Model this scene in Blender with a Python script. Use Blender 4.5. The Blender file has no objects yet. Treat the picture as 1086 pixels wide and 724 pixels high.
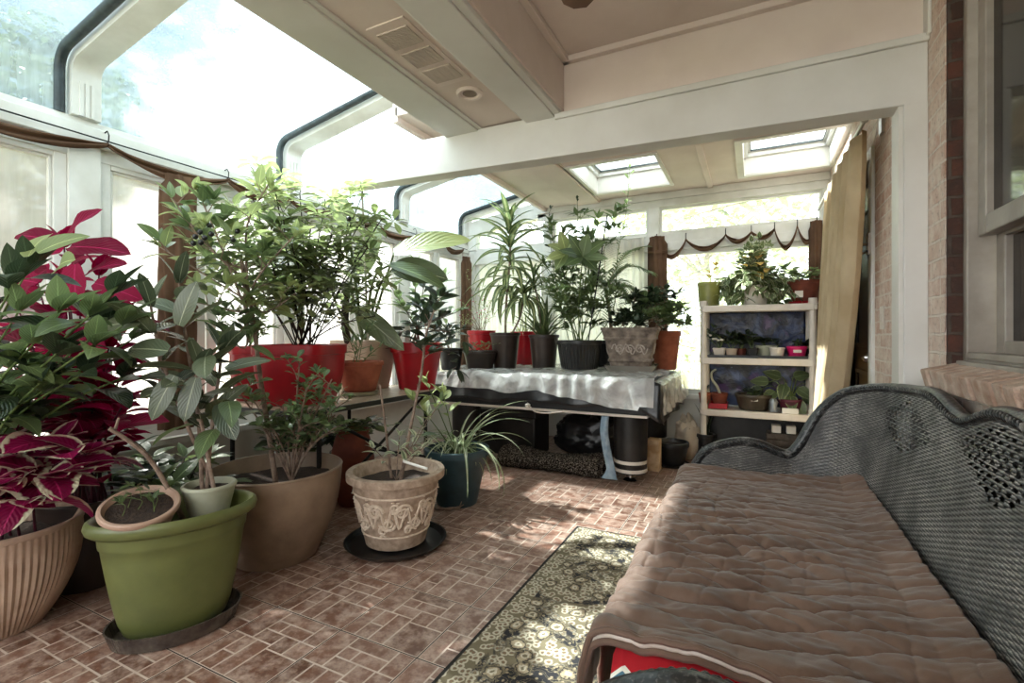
import bpy, bmesh, math, random
from math import sin, cos, pi, radians as R
from mathutils import Vector as V, Matrix, noise as NZ
random.seed(7)
sc = bpy.context.scene
C = sc.collection
CH = 1.126; YAW = 0.462; FPX = 515.0; PY = 356.0
FW = V((-sin(YAW), cos(YAW), 0)); RT = V((cos(YAW), sin(YAW), 0)); UP = V((0, 0, 1))
def ray(px, py): return FW + RT*((px-543)/FPX) + UP*((PY-py)/FPX)
def px3(px, py, d): return V((0, 0, CH)) + ray(px, py)*d          # pixel at a forward distance
def onz(px, py, z):
    r = ray(px, py); return V((0, 0, CH)) + r*((z-CH)/r.z)
def onx(px, py, x):
    r = ray(px, py); return V((0, 0, CH)) + r*(x/r.x)
def ony(px, py, y):
    r = ray(px, py); return V((0, 0, CH)) + r*(y/r.y)
def lerp(a, b, t): return a+(b-a)*t
def clamp(x, a=0., b=1.): return max(a, min(b, x))
def U(a, b): return random.uniform(a, b)

# ---------------------------------------------------------------- materials
def srgb(r, g, b):
    f = lambda c: (c/255/12.92) if c/255 <= .04045 else ((c/255+.055)/1.055)**2.4
    return (f(r), f(g), f(b), 1)
class NT:
    def __init__(s, name):
        s.m = bpy.data.materials.new(name); s.m.use_nodes = True
        s.t = s.m.node_tree; s.t.nodes.clear()
    def n(s, typ, **kw):
        nd = s.t.nodes.new('ShaderNode'+typ)
        for k, v in kw.items():
            if k.startswith('i_'):
                key = k[2:]; key = int(key) if key.isdigit() else key.replace('_', ' ')
                s.set(nd.inputs[key], v)
            else: setattr(nd, k, v)
        return nd
    def set(s, sock, v):
        if hasattr(v, 'is_linked') or hasattr(v, 'node'): s.t.links.new(v, sock)
        elif hasattr(v, 'outputs'): s.t.links.new(v.outputs[0], sock)
        else: sock.default_value = v
    def math(s, op, a, b=0., c=0., cl=False):
        nd = s.t.nodes.new('ShaderNodeMath'); nd.operation = op; nd.use_clamp = cl
        for i, v in enumerate((a, b, c)): s.set(nd.inputs[i], v)
        return nd.outputs[0]
    def mix(s, f, a, b, mode='MIX'):
        nd = s.t.nodes.new('ShaderNodeMix'); nd.data_type = 'RGBA'; nd.blend_type = mode
        s.set(nd.inputs[0], f); s.set(nd.inputs[6], a); s.set(nd.inputs[7], b); return nd.outputs[2]
    def ramp(s, f, stops, interp='LINEAR'):
        nd = s.t.nodes.new('ShaderNodeValToRGB'); s.set(nd.inputs[0], f); cr = nd.color_ramp; cr.interpolation = interp
        while len(cr.elements) < len(stops): cr.elements.new(.5)
        for e, (p, c) in zip(cr.elements, stops):
            e.position = p; e.color = c if hasattr(c, '__len__') else (c, c, c, 1)
        return nd.outputs[0]
    def obj(s): return s.n('TexCoord').outputs['Object']
    def noise(s, scale, detail=3., vec=None, rough=.55, dist=0.):
        nd = s.n('TexNoise'); s.set(nd.inputs['Vector'], vec if vec is not None else s.obj())
        nd.inputs['Scale'].default_value = scale; nd.inputs['Detail'].default_value = detail
        nd.inputs['Roughness'].default_value = rough; nd.inputs['Distortion'].default_value = dist
        return nd.outputs[0]
    def bump(s, h, st=.3, d=.01):
        nd = s.n('Bump'); nd.inputs['Strength'].default_value = st; nd.inputs['Distance'].default_value = d
        s.set(nd.inputs['Height'], h); return nd.outputs[0]
    def pbr(s, col, rough=.5, metal=0., normal=None, spec=.5, **kw):
        b = s.n('BsdfPrincipled'); s.set(b.inputs['Base Color'], col); s.set(b.inputs['Roughness'], rough)
        s.set(b.inputs['Metallic'], metal); s.set(b.inputs['Specular IOR Level'], spec)
        if normal is not None: s.set(b.inputs['Normal'], normal)
        for k, v in kw.items(): s.set(b.inputs[k.replace('_', ' ')], v)
        return b.outputs[0]
    def out(s, sh):
        o = s.n('OutputMaterial'); s.t.links.new(sh, o.inputs[0]); return s.m
def plain(name, c, rough=.5, c2=None, scale=8., bump=0., bscale=60., metal=0., spec=.5, amt=(.35, .65)):
    """one colour with a second wandering through it (dirt, wear), optional grain"""
    t = NT(name)
    if c2 is None: c2 = tuple(x*.82 for x in c[:3])+(1,)
    f = t.ramp(t.noise(scale, 5.), [(amt[0], 0), (amt[1], 1)])
    col = t.mix(f, c, c2)
    nm = t.bump(t.noise(bscale, 4.), bump) if bump else None
    return t.out(t.pbr(col, rough, metal, nm, spec))
def leafmat(name, c1, c2, vein=None, edge=None, edge_at=.33, rough=.38, trans=.35, tcol=None, spec=.5, mid=None, mid_at=.16):
    def des(c):
        if c is None or c[0] > c[1]*1.25: return c
        g = .3*c[0]+.6*c[1]+.1*c[2]; return tuple(lerp(x, g, .30) for x in c[:3])+(1,)
    c1, c2, vein, edge, mid, tcol = [des(x) for x in (c1, c2, vein, edge, mid, tcol)]
    t = NT(name)
    at = t.n('Attribute', attribute_name='rnd').outputs['Fac']
    uv = t.n('UVMap').outputs[0]; sp = t.n('SeparateXYZ'); t.set(sp.inputs[0], uv)
    u, v = sp.outputs[0], sp.outputs[1]
    au = t.math('ABSOLUTE', t.math('SUBTRACT', u, .5))
    col = t.mix(at, c1, c2)
    col = t.mix(t.math('MULTIPLY', t.noise(18, 3.), .35), col, tuple(x*.55 for x in c1[:3])+(1,))
    if mid is not None:
        f = t.math('ADD', au, t.math('MULTIPLY', t.math('SUBTRACT', t.noise(40, 2.), .5), .3))
        col = t.mix(t.ramp(f, [(mid_at-.04, 1), (mid_at+.06, 0)]), col, mid)
    if edge is not None:
        f = t.math('ADD', au, t.math('MULTIPLY', t.math('SUBTRACT', t.noise(45, 2.), .5), .28))
        col = t.mix(t.ramp(f, [(edge_at-.03, 0), (edge_at+.04, 1)]), col, edge)
    if vein is None: vein = tuple(min(1, x*1.9+.02) for x in c2[:3])+(1,)
    col = t.mix(t.math('MULTIPLY', t.math('LESS_THAN', au, .025), .7), col, vein)
    w = t.math('SINE', t.math('SUBTRACT', t.math('MULTIPLY', v, 52.), t.math('MULTIPLY', au, 44.)))
    nm = t.bump(w, .25, .004)
    p = t.pbr(col, rough, 0., nm, spec)
    tr = t.n('BsdfTranslucent'); t.set(tr.inputs[0], t.mix(.5, col, tcol if tcol else tuple(min(1, x*1.6) for x in c2[:3])+(1,)))
    mx = t.n('MixShader'); mx.inputs[0].default_value = trans
    t.t.links.new(p, mx.inputs[1]); t.t.links.new(tr.outputs[0], mx.inputs[2])
    return t.out(mx.outputs[0])
def glassmat(name, haze0, haze1, tint=(.93, .97, .97, 1), hcol=(.8, .85, .85, 1), scale=1.3, streak=True):
    """dirty pane: clear glass under a film of dust and water marks that scatters light"""
    t = NT(name)
    o = t.obj(); f = t.noise(scale, 6., o, .6, .4)
    if streak:
        mp = t.n('Mapping'); t.set(mp.inputs[0], o); mp.inputs['Scale'].default_value = (14, 14, 1.2)
        f = t.math('ADD', t.math('MULTIPLY', f, .6), t.math('MULTIPLY', t.noise(2.2, 5., mp.outputs[0]), .4))
    vo = t.n('TexVoronoi'); vo.inputs['Scale'].default_value = 26; t.set(vo.inputs['Vector'], o)
    spot = t.math('MULTIPLY', t.math('LESS_THAN', vo.outputs['Distance'], .17), t.ramp(t.noise(2.1, 3.), [(.5, 0), (.62, 1)]))
    h = t.math('ADD', t.ramp(f, [(.35, haze0), (.68, haze1)]), t.math('MULTIPLY', spot, .25), cl=True)
    tp = t.n('BsdfTransparent'); tp.inputs[0].default_value = tint
    tl = t.n('BsdfTranslucent'); tl.inputs[0].default_value = hcol
    df = t.n('BsdfDiffuse'); df.inputs[0].default_value = hcol
    m0 = t.n('MixShader'); m0.inputs[0].default_value = .35; t.t.links.new(tl.outputs[0], m0.inputs[1]); t.t.links.new(df.outputs[0], m0.inputs[2])
    m1 = t.n('MixShader'); t.set(m1.inputs[0], h); t.t.links.new(tp.outputs[0], m1.inputs[1]); t.t.links.new(m0.outputs[0], m1.inputs[2])
    gl = t.n('BsdfGlossy'); gl.inputs['Roughness'].default_value = .03
    m2 = t.n('MixShader'); m2.inputs[0].default_value = .04; t.t.links.new(m1.outputs[0], m2.inputs[1]); t.t.links.new(gl.outputs[0], m2.inputs[2])
    return t.out(m2.outputs[0])

# ---------------------------------------------------------------- mesh builder
class MB:
    def __init__(s): s.v = []; s.f = []; s.uv = []; s.rnd = []; s.mi = []; s.cur = 0; s.r = 0.
    def face(s, idx, uvs=None):
        s.f.append(tuple(idx)); s.uv.append(uvs if uvs else [(0, 0)]*len(idx)); s.rnd.append(s.r); s.mi.append(s.cur)
    def add(s, vs):
        b = len(s.v); s.v.extend(tuple(x) for x in vs); return b
    def box(s, lo, hi, M=None):
        x0, y0, z0 = lo; x1, y1, z1 = hi
        vs = [V(p) for p in ((x0,y0,z0),(x1,y0,z0),(x1,y1,z0),(x0,y1,z0),(x0,y0,z1),(x1,y0,z1),(x1,y1,z1),(x0,y1,z1))]
        if M is not None: vs = [M @ p for p in vs]
        b = s.add(vs)
        for q in ((3,2,1,0),(4,5,6,7),(0,1,5,4),(1,2,6,5),(2,3,7,6),(3,0,4,7)): s.face([b+i for i in q])
        return s
    def quad(s, a, b, c, d):
        i = s.add([a, b, c, d]); s.face([i, i+1, i+2, i+3], [(0,0),(1,0),(1,1),(0,1)]); return s
    def tube(s, pts, rad, n=8, cap=True, squash=None):
        pts = [V(p) for p in pts]; k = len(pts)
        rr = rad if hasattr(rad, '__len__') else [rad]*k
        if len(rr) != k: rr = [lerp(rr[0], rr[-1], i/(k-1)) for i in range(k)]
        t0 = (pts[1]-pts[0]).normalized(); ref = V((0,0,1)) if abs(t0.z) < .9 else V((1,0,0))
        nrm = t0.cross(ref).normalized(); rings = []
        for i in range(k):
            t = (pts[min(i+1,k-1)]-pts[max(i-1,0)])
            t = t.normalized() if t.length > 1e-9 else t0
            nrm = (nrm - t*nrm.dot(t)); nrm = nrm.normalized() if nrm.length > 1e-6 else t.cross(V((0,1,.1))).normalized()
            bi = t.cross(nrm)
            b = s.add([pts[i]+(nrm*cos(2*pi*j/n)+bi*sin(2*pi*j/n))*rr[i] for j in range(n)]); rings.append(b)
        for i in range(k-1):
            for j in range(n):
                s.face([rings[i]+j, rings[i]+(j+1)%n, rings[i+1]+(j+1)%n, rings[i+1]+j], [(j/n,i/(k-1)),((j+1)/n,i/(k-1)),((j+1)/n,(i+1)/(k-1)),(j/n,(i+1)/(k-1))])
        if cap:
            s.face([rings[0]+j for j in reversed(range(n))]); s.face([rings[-1]+j for j in range(n)])
        return s
    def lathe(s, prof, c=(0,0,0), n=40, sx=1., sy=1., fn=None, M=None, sq=0.):
        """profile of (r,z) turned round c; sq>0 squares the plan"""
        c = V(c); rings = []
        for r, z in prof:
            vs = []
            for j in range(n):
                a = 2*pi*j/n; ca, sa = cos(a), sin(a); k = 1.
                if sq: k = 1/((abs(ca)**sq+abs(sa)**sq)**(1/sq))
                rr = r*k
                if fn: rr += fn(a, z, r)
                p = V((rr*ca*sx, rr*sa*sy, z)); p = (M @ p) if M is not None else p
                vs.append(c+p)
            rings.append(s.add(vs))
        for i in range(len(prof)-1):
            for j in range(n):
                s.face([rings[i]+j, rings[i]+(j+1)%n, rings[i+1]+(j+1)%n, rings[i+1]+j])
        if prof[0][0] > 1e-4: s.face([rings[0]+j for j in reversed(range(n))])
        if prof[-1][0] > 1e-4: s.face([rings[-1]+j for j in range(n)])
        return s
    def grid(s, nu, nv, fn, skip=None):
        b = len(s.v)
        for i in range(nu):
            for j in range(nv): s.v.append(tuple(fn(i/(nu-1), j/(nv-1))))
        for i in range(nu-1):
            for j in range(nv-1):
                if skip and skip(i, j): continue
                a = b+i*nv+j
                s.face([a, a+nv, a+nv+1, a+1], [(i/(nu-1), j/(nv-1)), ((i+1)/(nu-1), j/(nv-1)), ((i+1)/(nu-1), (j+1)/(nv-1)), (i/(nu-1), (j+1)/(nv-1))])
        return s
    def leaf(s, p, d, L, W, shape='ovate', fold=.25, droop=.5, segs=6, roll=0., wave=0., nrm=None):
        p = V(p); d = V(d).normalized(); up = V((0,0,1))
        if abs(d.z) > .97: up = V((U(-1,1), U(-1,1), .2))
        sd = d.cross(up).normalized(); nn = sd.cross(d)
        if nrm is not None: sd = d.cross(V(nrm)).normalized(); nn = sd.cross(d)
        if roll: m = Matrix.Rotation(roll, 3, d); sd = m @ sd; nn = m @ nn
        ax = sd; s.r = random.random(); rows = []
        st = L/segs; bend = Matrix.Rotation(-droop/segs, 3, ax)
        for i in range(segs+1):
            t = i/segs
            if shape == 'ovate': w = sin(pi*min(1, t**.75*1.0))**.85
            elif shape == 'oval': w = sin(pi*clamp(.03+t*.97)**.82)**.62
            elif shape == 'lance': w = sin(pi*t**.6)**1.1
            elif shape == 'round': w = sin(pi*clamp(.06+t*.94)**.9)**.6
            elif shape == 'obov': w = sin(pi*t**1.5)**.8
            elif shape == 'strap': w = (1-t**3)*(.55+.45*min(1, t*5))
            elif shape == 'heart': w = (sin(pi*(t**.55))**.8) if t > 0 else .25
            else: w = sin(pi*t)
            if i == segs: w = .0
            if i == 0: w = max(w, .08) if shape != 'heart' else .35
            hw = W*.5*w; z = fold*hw + (wave*sin(t*9+s.r*9)*hw if wave else 0)
            rows.append(s.add([p-sd*hw+nn*z, p, p+sd*hw+nn*z]))
            p = p+d*st; d = bend @ d; nn = bend @ nn
        for i in range(segs):
            a, b = rows[i], rows[i+1]; t0, t1 = i/segs, (i+1)/segs
            s.face([a, a+1, b+1, b], [(0,t0),(.5,t0),(.5,t1),(0,t1)])
            s.face([a+1, a+2, b+2, b+1], [(.5,t0),(1,t0),(1,t1),(.5,t1)])
        return s
    def build(s, name, mats, parent=None, smooth=True, bevel=0., ang=40, sub=0, solid=0., label=None, loc=None):
        me = bpy.data.meshes.new(name)
        off = V((0,0,0))
        if parent is not None:
            q = parent
            while q is not None: off += q.location; q = q.parent
        elif loc is not None: off = V(loc)
        vs = [(x-off.x, y-off.y, z-off.z) for x, y, z in s.v] if off.length else s.v
        me.from_pydata(vs, [], s.f)
        ul = me.uv_layers.new(name='UVMap')
        ul.data.foreach_set('uv', [c for f in s.uv for q in f for c in q])
        at = me.attributes.new('rnd', 'FLOAT', 'FACE'); at.data.foreach_set('value', s.rnd)
        for m in (mats if isinstance(mats, (list, tuple)) else [mats]): me.materials.append(m)
        me.polygons.foreach_set('material_index', s.mi)
        if smooth:
            me.polygons.foreach_set('use_smooth', [True]*len(s.f)); me.set_sharp_from_angle(angle=R(ang))
        o = bpy.data.objects.new(name, me); C.objects.link(o)
        if parent is not None: o.parent = parent
        elif loc is not None: o.location = loc
        if bevel:
            b = o.modifiers.new('b', 'BEVEL'); b.width = bevel; b.segments = 2; b.limit_method = 'ANGLE'
        if solid:
            b = o.modifiers.new('s', 'SOLIDIFY'); b.thickness = solid; b.offset = 0
        if sub:
            b = o.modifiers.new('u', 'SUBSURF'); b.levels = b.render_levels = sub
        if label: o['label'] = label
        return o
def tag(o, label, cat, group=None):
    o['label'] = label; o['category'] = cat
    if group: o['group'] = group
    return o
def thing(name, label, cat, loc, group=None):
    o = bpy.data.objects.new(name, None); C.objects.link(o); o.location = loc; o.empty_display_size = .1
    return tag(o, label, cat, group)
def struct(o):
    o['kind'] = 'structure'
    for k in ('label', 'category'):
        if k in o: del o[k]
    return o
def copy_tree(o, parent=None):
    c = o.copy(); C.objects.link(c)
    if parent is not None: c.parent = parent
    for ch in o.children: copy_tree(ch, c)
    return c
def catmull(P, n=8):
    P = [V(p) for p in P]; out = []
    for i in range(len(P)-1):
        a, b, c, d = P[max(i-1,0)], P[i], P[i+1], P[min(i+2,len(P)-1)]
        for k in range(n):
            t = k/n; out.append(.5*((2*b)+(c-a)*t+(2*a-5*b+4*c-d)*t*t+(3*b-a-3*c+d)*t**3))
    out.append(P[-1]); return out

# ---------------------------------------------------------------- palette
M = {}
M['white'] = plain('white_paint', srgb(222,220,214), .45, srgb(205,201,192), 3., .05)
M['frame'] = plain('vinyl_frame', srgb(226,226,222), .35, srgb(208,207,200), 5.)
M['ceil'] = plain('ceiling_paint', srgb(224,210,203), .7, srgb(210,194,186), 2.2, .08, 90)
M['beam'] = plain('beam_paint', srgb(218,216,212), .5, srgb(205,202,196), 2.5, .06, 70)
M['gasket'] = plain('black_gasket', srgb(24,34,38), .45, srgb(50,62,66), 20)
M['black'] = plain('black_plastic', srgb(18,18,18), .38, srgb(34,33,32), 12)
M['blackmat'] = plain('black_vinyl', srgb(22,22,23), .5, srgb(36,36,37), 6)
M['iron'] = plain('dark_iron', srgb(36,34,33), .5, metal=.6)
M['chrome'] = plain('chrome', srgb(200,200,200), .2, metal=1.)
M['soil'] = plain('potting_soil', srgb(38,28,22), .95, srgb(64,48,38), 60, .8, 120)
M['bark'] = plain('grey_bark', srgb(160,138,122), .85, srgb(112,92,80), 30, .5, 150)
M['darkbark'] = plain('dark_bark', srgb(58,44,36), .9, srgb(34,26,22), 30, .5, 120)
M['gstem'] = plain('green_stem', srgb(96,116,58), .6, srgb(70,84,40), 20)
M['rstem'] = plain('red_stem', srgb(92,28,48), .6, srgb(60,18,32), 20)
M['green'] = plain('green_plastic', srgb(106,112,64), .36, srgb(90,96,55), 5., .03)
M['tan'] = plain('taupe_plastic', srgb(150,128,108), .42, srgb(112,92,74), 4., .03)
M['teal'] = plain('teal_plastic', srgb(52,76,84), .4, srgb(34,52,58), 4., .03)
M['red'] = plain('red_plastic', srgb(176,14,30), .34, srgb(140,10,24), 4.)
M['terra'] = plain('terracotta', srgb(164,92,66), .8, srgb(132,70,50), 9, .15, 80)
M['dterra'] = plain('dark_terracotta', srgb(128,62,42), .75, srgb(98,46,32), 9, .1, 80)
M['beige'] = plain('beige_plastic', srgb(206,188,168), .55, srgb(184,164,144), 6, .05)
M['pink_beige'] = plain('pinkish_plastic', srgb(190,160,142), .5, srgb(168,138,120), 7, .05)
M['palegreen'] = plain('pale_green_plastic', srgb(178,180,158), .45, srgb(160,160,138), 7)
M['brownpot'] = plain('brown_plastic', srgb(58,44,38), .4, srgb(38,30,26), 5)
M['stone'] = plain('cast_stone', srgb(186,164,144), .85, srgb(150,128,110), 30, .3, 160)
M['relief'] = plain('cast_stone_relief', srgb(226,210,192), .8, srgb(204,184,164), 40, .2, 160)
M['greyrelief'] = plain('pale_grey_relief', srgb(186,174,164), .8, srgb(150,138,128), 40)
M['greystone'] = plain('weathered_grey_stone', srgb(150,136,124), .85, srgb(88,76,68), 14, .25, 120)
M['ribstone'] = plain('ribbed_clay', srgb(190,164,144), .75, srgb(160,132,112), 7, .12, 90)
M['oldgreen'] = plain('mustard_green_glaze', srgb(138,140,74), .4, srgb(112,112,58), 6)
M['wplastic'] = plain('white_plastic', srgb(224,216,206), .4, srgb(206,196,184), 6)
M['magenta'] = plain('magenta_plastic', srgb(214,22,104), .35, srgb(190,18,90), 6)
M['olive'] = plain('olive_brown_plastic', srgb(74,64,50), .4, srgb(56,48,38), 6)
M['smoke'] = plain('smoky_plastic', srgb(98,90,82), .25, srgb(66,58,54), 14)
M['wood'] = plain('raw_pine', srgb(224,198,162), .7, srgb(182,146,104), 10)
M['fan'] = plain('brown_wood', srgb(112,84,66), .5, srgb(92,66,50), 10)
M['label'] = plain('paper_label', srgb(232,228,220), .6)
# ================================================================ THE SETTING
XL, YB, XW = -3.15, 5.10, 0.60
S = .36; OX, OY = -3.93*S, 4.81*S       # tile grid origin
PATT = [(0,.27,0,.5),(.27,.8,0,.17),(.8,1,0,.33),(.27,.45,.17,.33),(.45,.8,.17,.33),(.27,.56,.33,.5),(.56,.78,.33,.56),(.78,1,.33,.56),
        (0,.18,.5,1),(.18,.36,.5,.75),(.18,.36,.75,1),(.36,.56,.5,1),(.56,1,.56,1)]
def floor_mats():
    t = NT('brick_print_tile'); at = t.n('Attribute', attribute_name='rnd').outputs['Fac']
    c = t.ramp(at, [(0, srgb(98,68,54)), (.35, srgb(120,84,68)), (.7, srgb(136,101,85)), (1, srgb(106,73,58))])
    c = t.mix(t.ramp(t.noise(16, 6., None, .65), [(.42, 0), (.68, .75)]), c, srgb(196,172,156))
    c = t.mix(t.ramp(t.noise(70, 4.), [(.5, 0), (.75, .45)]), c, srgb(78,48,38))
    m0 = t.out(t.pbr(c, t.ramp(t.noise(9, 3.), [(.3, .28), (.7, .48)]), 0, t.bump(t.noise(40, 4.), .15, .004)))
    m1 = plain('printed_grout', srgb(206,190,176), .5, srgb(184,164,148), 12)
    m2 = plain('tile_joint', srgb(50,42,38), .9, srgb(70,60,54), 20)
    return [m0, m1, m2]
f = MB()
f.cur = 2; f.box((XL-.3, -1.7, -.12), (XW+.3, YB+.2, -.0015))
for i in range(-7, 8):
    for j in range(-10, 11):
        x0, y1 = OX+i*S, OY+j*S                      # far-left corner, v runs towards the viewer
        if x0+S < XL-.2 or x0 > XW+.1 or y1 < -1.6 or y1-S > YB+.1: continue
        g = .0022; f.cur = 1
        f.quad((x0+g, y1-S+g, 0), (x0+S-g, y1-S+g, 0), (x0+S-g, y1-g, 0), (x0+g, y1-g, 0))
        f.cur = 0
        for (a, b, c, d) in PATT:
            f.r = random.random(); h = .0035
            ga = .005 if a == 0 else h; gb = .005 if b == 1 else h; gc = .005 if c == 0 else h; gd = .005 if d == 1 else h
            f.quad((x0+a*S+ga, y1-d*S+gd, .0008), (x0+b*S-gb, y1-d*S+gd, .0008), (x0+b*S-gb, y1-c*S-gc, .0008), (x0+a*S+ga, y1-c*S-gc, .0008))
struct(f.build('floor', floor_mats(), smooth=False))

def brick_mat(name, c1, c2, mort, dirt):
    t = NT(name); g = t.n('NewGeometry'); o = t.obj()
    so = t.n('SeparateXYZ'); t.set(so.inputs[0], o); sn = t.n('SeparateXYZ'); t.set(sn.inputs[0], g.outputs['Normal'])
    k = t.math('GREATER_THAN', t.math('ABSOLUTE', sn.outputs[1]), .5)
    u = t.math('ADD', t.math('MULTIPLY', k, so.outputs[0]), t.math('MULTIPLY', t.math('SUBTRACT', 1., k), so.outputs[1]))
    cb = t.n('CombineXYZ'); t.set(cb.inputs[0], u); t.set(cb.inputs[1], t.math('ADD', so.outputs[2], .012))
    nz = t.n('TexNoise'); t.set(nz.inputs['Vector'], o); nz.inputs['Scale'].default_value = 14
    va = t.n('VectorMath', operation='MULTIPLY_ADD'); t.set(va.inputs[0], nz.outputs['Color']); va.inputs[1].default_value = (.012,.012,0); t.set(va.inputs[2], cb.outputs[0])
    b = t.n('TexBrick'); t.set(b.inputs['Vector'], va.outputs[0])
    for kk, vv in (('Scale', 1.), ('Mortar Size', .006), ('Mortar Smooth', .3), ('Brick Width', .205), ('Row Height', .0677), ('Bias', 0.)): b.inputs[kk].default_value = vv
    b.inputs['Color1'].default_value = c1; b.inputs['Color2'].default_value = c2; b.inputs['Mortar'].default_value = mort
    col = t.mix(t.ramp(t.noise(11, 6., None, .7), [(.4, 0), (.62, .8)]), b.outputs['Color'], dirt)
    col = t.mix(t.ramp(t.noise(50, 4.), [(.55, 0), (.75, .5)]), col, srgb(96,70,60))
    h = t.math('SUBTRACT', t.math('MULTIPLY', t.noise(45, 5., None, .7), .6), t.math('MULTIPLY', b.outputs['Fac'], 1.2))
    return t.out(t.pbr(col, .9, 0, t.bump(h, .8, .012)))
M['brick'] = brick_mat('old_pale_brick', srgb(206,184,168), srgb(192,156,138), srgb(216,204,192), srgb(222,210,196))
M['rawbrick'] = brick_mat('unpainted_brown_brick', srgb(70,46,38), srgb(92,56,44), srgb(84,74,66), srgb(60,46,40))
WZ0, WZ1, WY0, WY1 = 1.03, 2.50, .10, 2.20     # house window opening
DY0, DY1, DZ1 = 3.36, 4.30, 2.12               # house door opening
w = MB(); X1 = XW+.22
for (y0, y1, z0, z1) in ((-1.6, WY0, 0, 2.75), (WY0, WY1, 0, WZ0-.09), (WY0, WY1, WZ1, 2.75), (WY1+.002, DY0, 0, 2.75), (DY0, DY1, DZ1, 2.75), (DY1, YB+.1, 0, 2.75)):
    w.box((XW, y0, z0), (X1, y1, z1))
w.cur = 1; w.box((XW+.004, WY1-.012, WZ0-.02), (X1-.002, WY1+.002, WZ1))
struct(w.build('wall_right', [M['brick'], M['rawbrick']], smooth=False))
# sloping rowlock sill, brick by brick in one course
w = MB(); y = WY0-.08; k = 0
while y < WY1+.0:
    a = U(-.004, .004); w.r = random.random()
    Mx = Matrix.Translation((XW-.052+U(-.004,.004), y, WZ0-.088)) @ Matrix.Rotation(R(-14), 4, 'Y') @ Matrix.Rotation(a, 4, 'Z')
    w.box((0, .004, 0), (.19, .062, .068), Mx); y += .0705
struct(w.build('trim_6', plain('sill_brick', srgb(196,176,160), .9, srgb(164,132,114), 16, .8, 70), bevel=.006, smooth=False))
# the double-hung house window
def rect_frame(mb, ax, c, a0, a1, z0, z1, wdt, d0, d1):
    """four bars round a rectangle lying in the plane ax=c"""
    def bx(p0, p1, q0, q1):
        if ax == 'X': mb.box((c+d0, p0, q0), (c+d1, p1, q1))
        else: mb.box((p0, c+d0, q0), (p1, c+d1, q1))
    bx(a0, a0+wdt, z0, z1); bx(a1-wdt, a1, z0, z1); bx(a0+wdt, a1-wdt, z0, z0+wdt); bx(a0+wdt, a1-wdt, z1-wdt, z1)
M['wframe'] = plain('taupe_window_paint', srgb(156,147,137), .45, srgb(130,120,110), 6, .05)
root = thing('window_1', 'grey double-hung house window with dark glass in the brick wall', 'window', (XW+.05, 1.1, WZ0)); struct(root)
m = MB(); rect_frame(m, 'X', XW, WY0, WY1, WZ0-.03, WZ1, .055, .045, .16); rect_frame(m, 'X', XW, WY0+.055, WY1-.055, WZ0+.02, WZ1-.05, .022, .035, .15)
m.box((XW+.02, WY0+.03, WZ0-.035), (XW+.16, WY1-.03, WZ0+.012)); m.build('window_frame', M['wframe'], root, bevel=.004, smooth=False)
mz = 1.50
m = MB(); rect_frame(m, 'X', XW, WY0+.10, WY1-.10, mz-.05, WZ1-.06, .06, .055, .10); us = m.build('upper_sash', M['wframe'], root, bevel=.004, smooth=False)
m = MB(); rect_frame(m, 'X', XW, WY0+.10, WY1-.10, WZ0+.02, mz+.0, .06, .10, .145); ls = m.build('lower_sash', M['wframe'], root, bevel=.004, smooth=False)
t = NT('house_glass_reflection'); col = t.mix(t.ramp(t.noise(3.2, 3.), [(.4, 0), (.7, 1)]), srgb(26,22,19), srgb(66,56,48))  # brown and black reflections painted into the pane colour
M['dglass'] = t.out(t.pbr(col, .06, 0, None, .25))
m = MB(); m.box((XW+.075, WY0+.15, mz), (XW+.08, WY1-.15, WZ1-.11)); m.build('pane', M['dglass'], us, smooth=False)
m = MB(); m.box((XW+.12, WY0+.15, WZ0+.07), (XW+.125, WY1-.15, mz-.05)); m.build('pane', M['dglass'], ls, smooth=False)
# the house door, its casing and storm-door edge
root = thing('door_1', 'dark house door with white casing behind the cream curtain', 'door', (XW, 3.8, 0)); struct(root)
m = MB(); m.box((XW-.018, DY0-.06, 0), (XW+.20, DY0+.0, DZ1+.06)); m.box((XW-.018, DY1, 0), (XW+.20, DY1+.06, DZ1+.06)); m.box((XW-.018, DY0, DZ1), (XW+.20, DY1, DZ1+.06))
m.build('door_casing', M['frame'], root, bevel=.004, smooth=False)
m = MB(); m.box((XW+.06, DY0, .01), (XW+.10, DY1, DZ1)); dl = m.build('door_leaf', plain('black_door', srgb(26,24,24), .4, srgb(38,34,32), 5), root, bevel=.003, smooth=False)
m = MB()
for z0, z1 in ((.2, .9), (1.05, 1.95)): rect_frame(m, 'X', XW, DY0+.14, DY1-.14, z0, z1, .03, .045, .06)
m.build('moulding', M['black'], dl, bevel=.004, smooth=False)
m = MB(); m.tube([(XW+.06, DY0+.07, 1.0), (XW+.0, DY0+.07, 1.0)], .012); m.lathe([(0,-.03),(.022,-.02),(.03,0),(.022,.02),(0,.03)], (XW-.01, DY0+.07, 1.0), 16, M=Matrix.Rotation(pi/2, 3, 'Y'))
m.build('knob', M['chrome'], dl)
m = MB(); m.lathe([(0,-.015),(.028,-.012),(.028,.012),(0,.015)], (XW+.05, DY0+.07, 1.16), 16, M=Matrix.Rotation(pi/2, 3, 'Y')); m.build('deadbolt', M['chrome'], dl)
m = MB(); m.box((XW-.015, DY0+.002, .02), (XW+.02, DY0+.045, DZ1-.01)); m.build('storm_door_rail', plain('grey_aluminium', srgb(150,152,150), .35, metal=.5), root, bevel=.003, smooth=False)
m = MB(); m.box((XW-.03, DY0-.055, 1.58), (XW-.014, DY0-.005, 1.70)); m.tube([(XW-.03, DY0-.03, 1.64), (XW-.075, DY0-.02, 1.64), (XW-.09, DY0+.05, 1.62)], .010)
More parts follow.
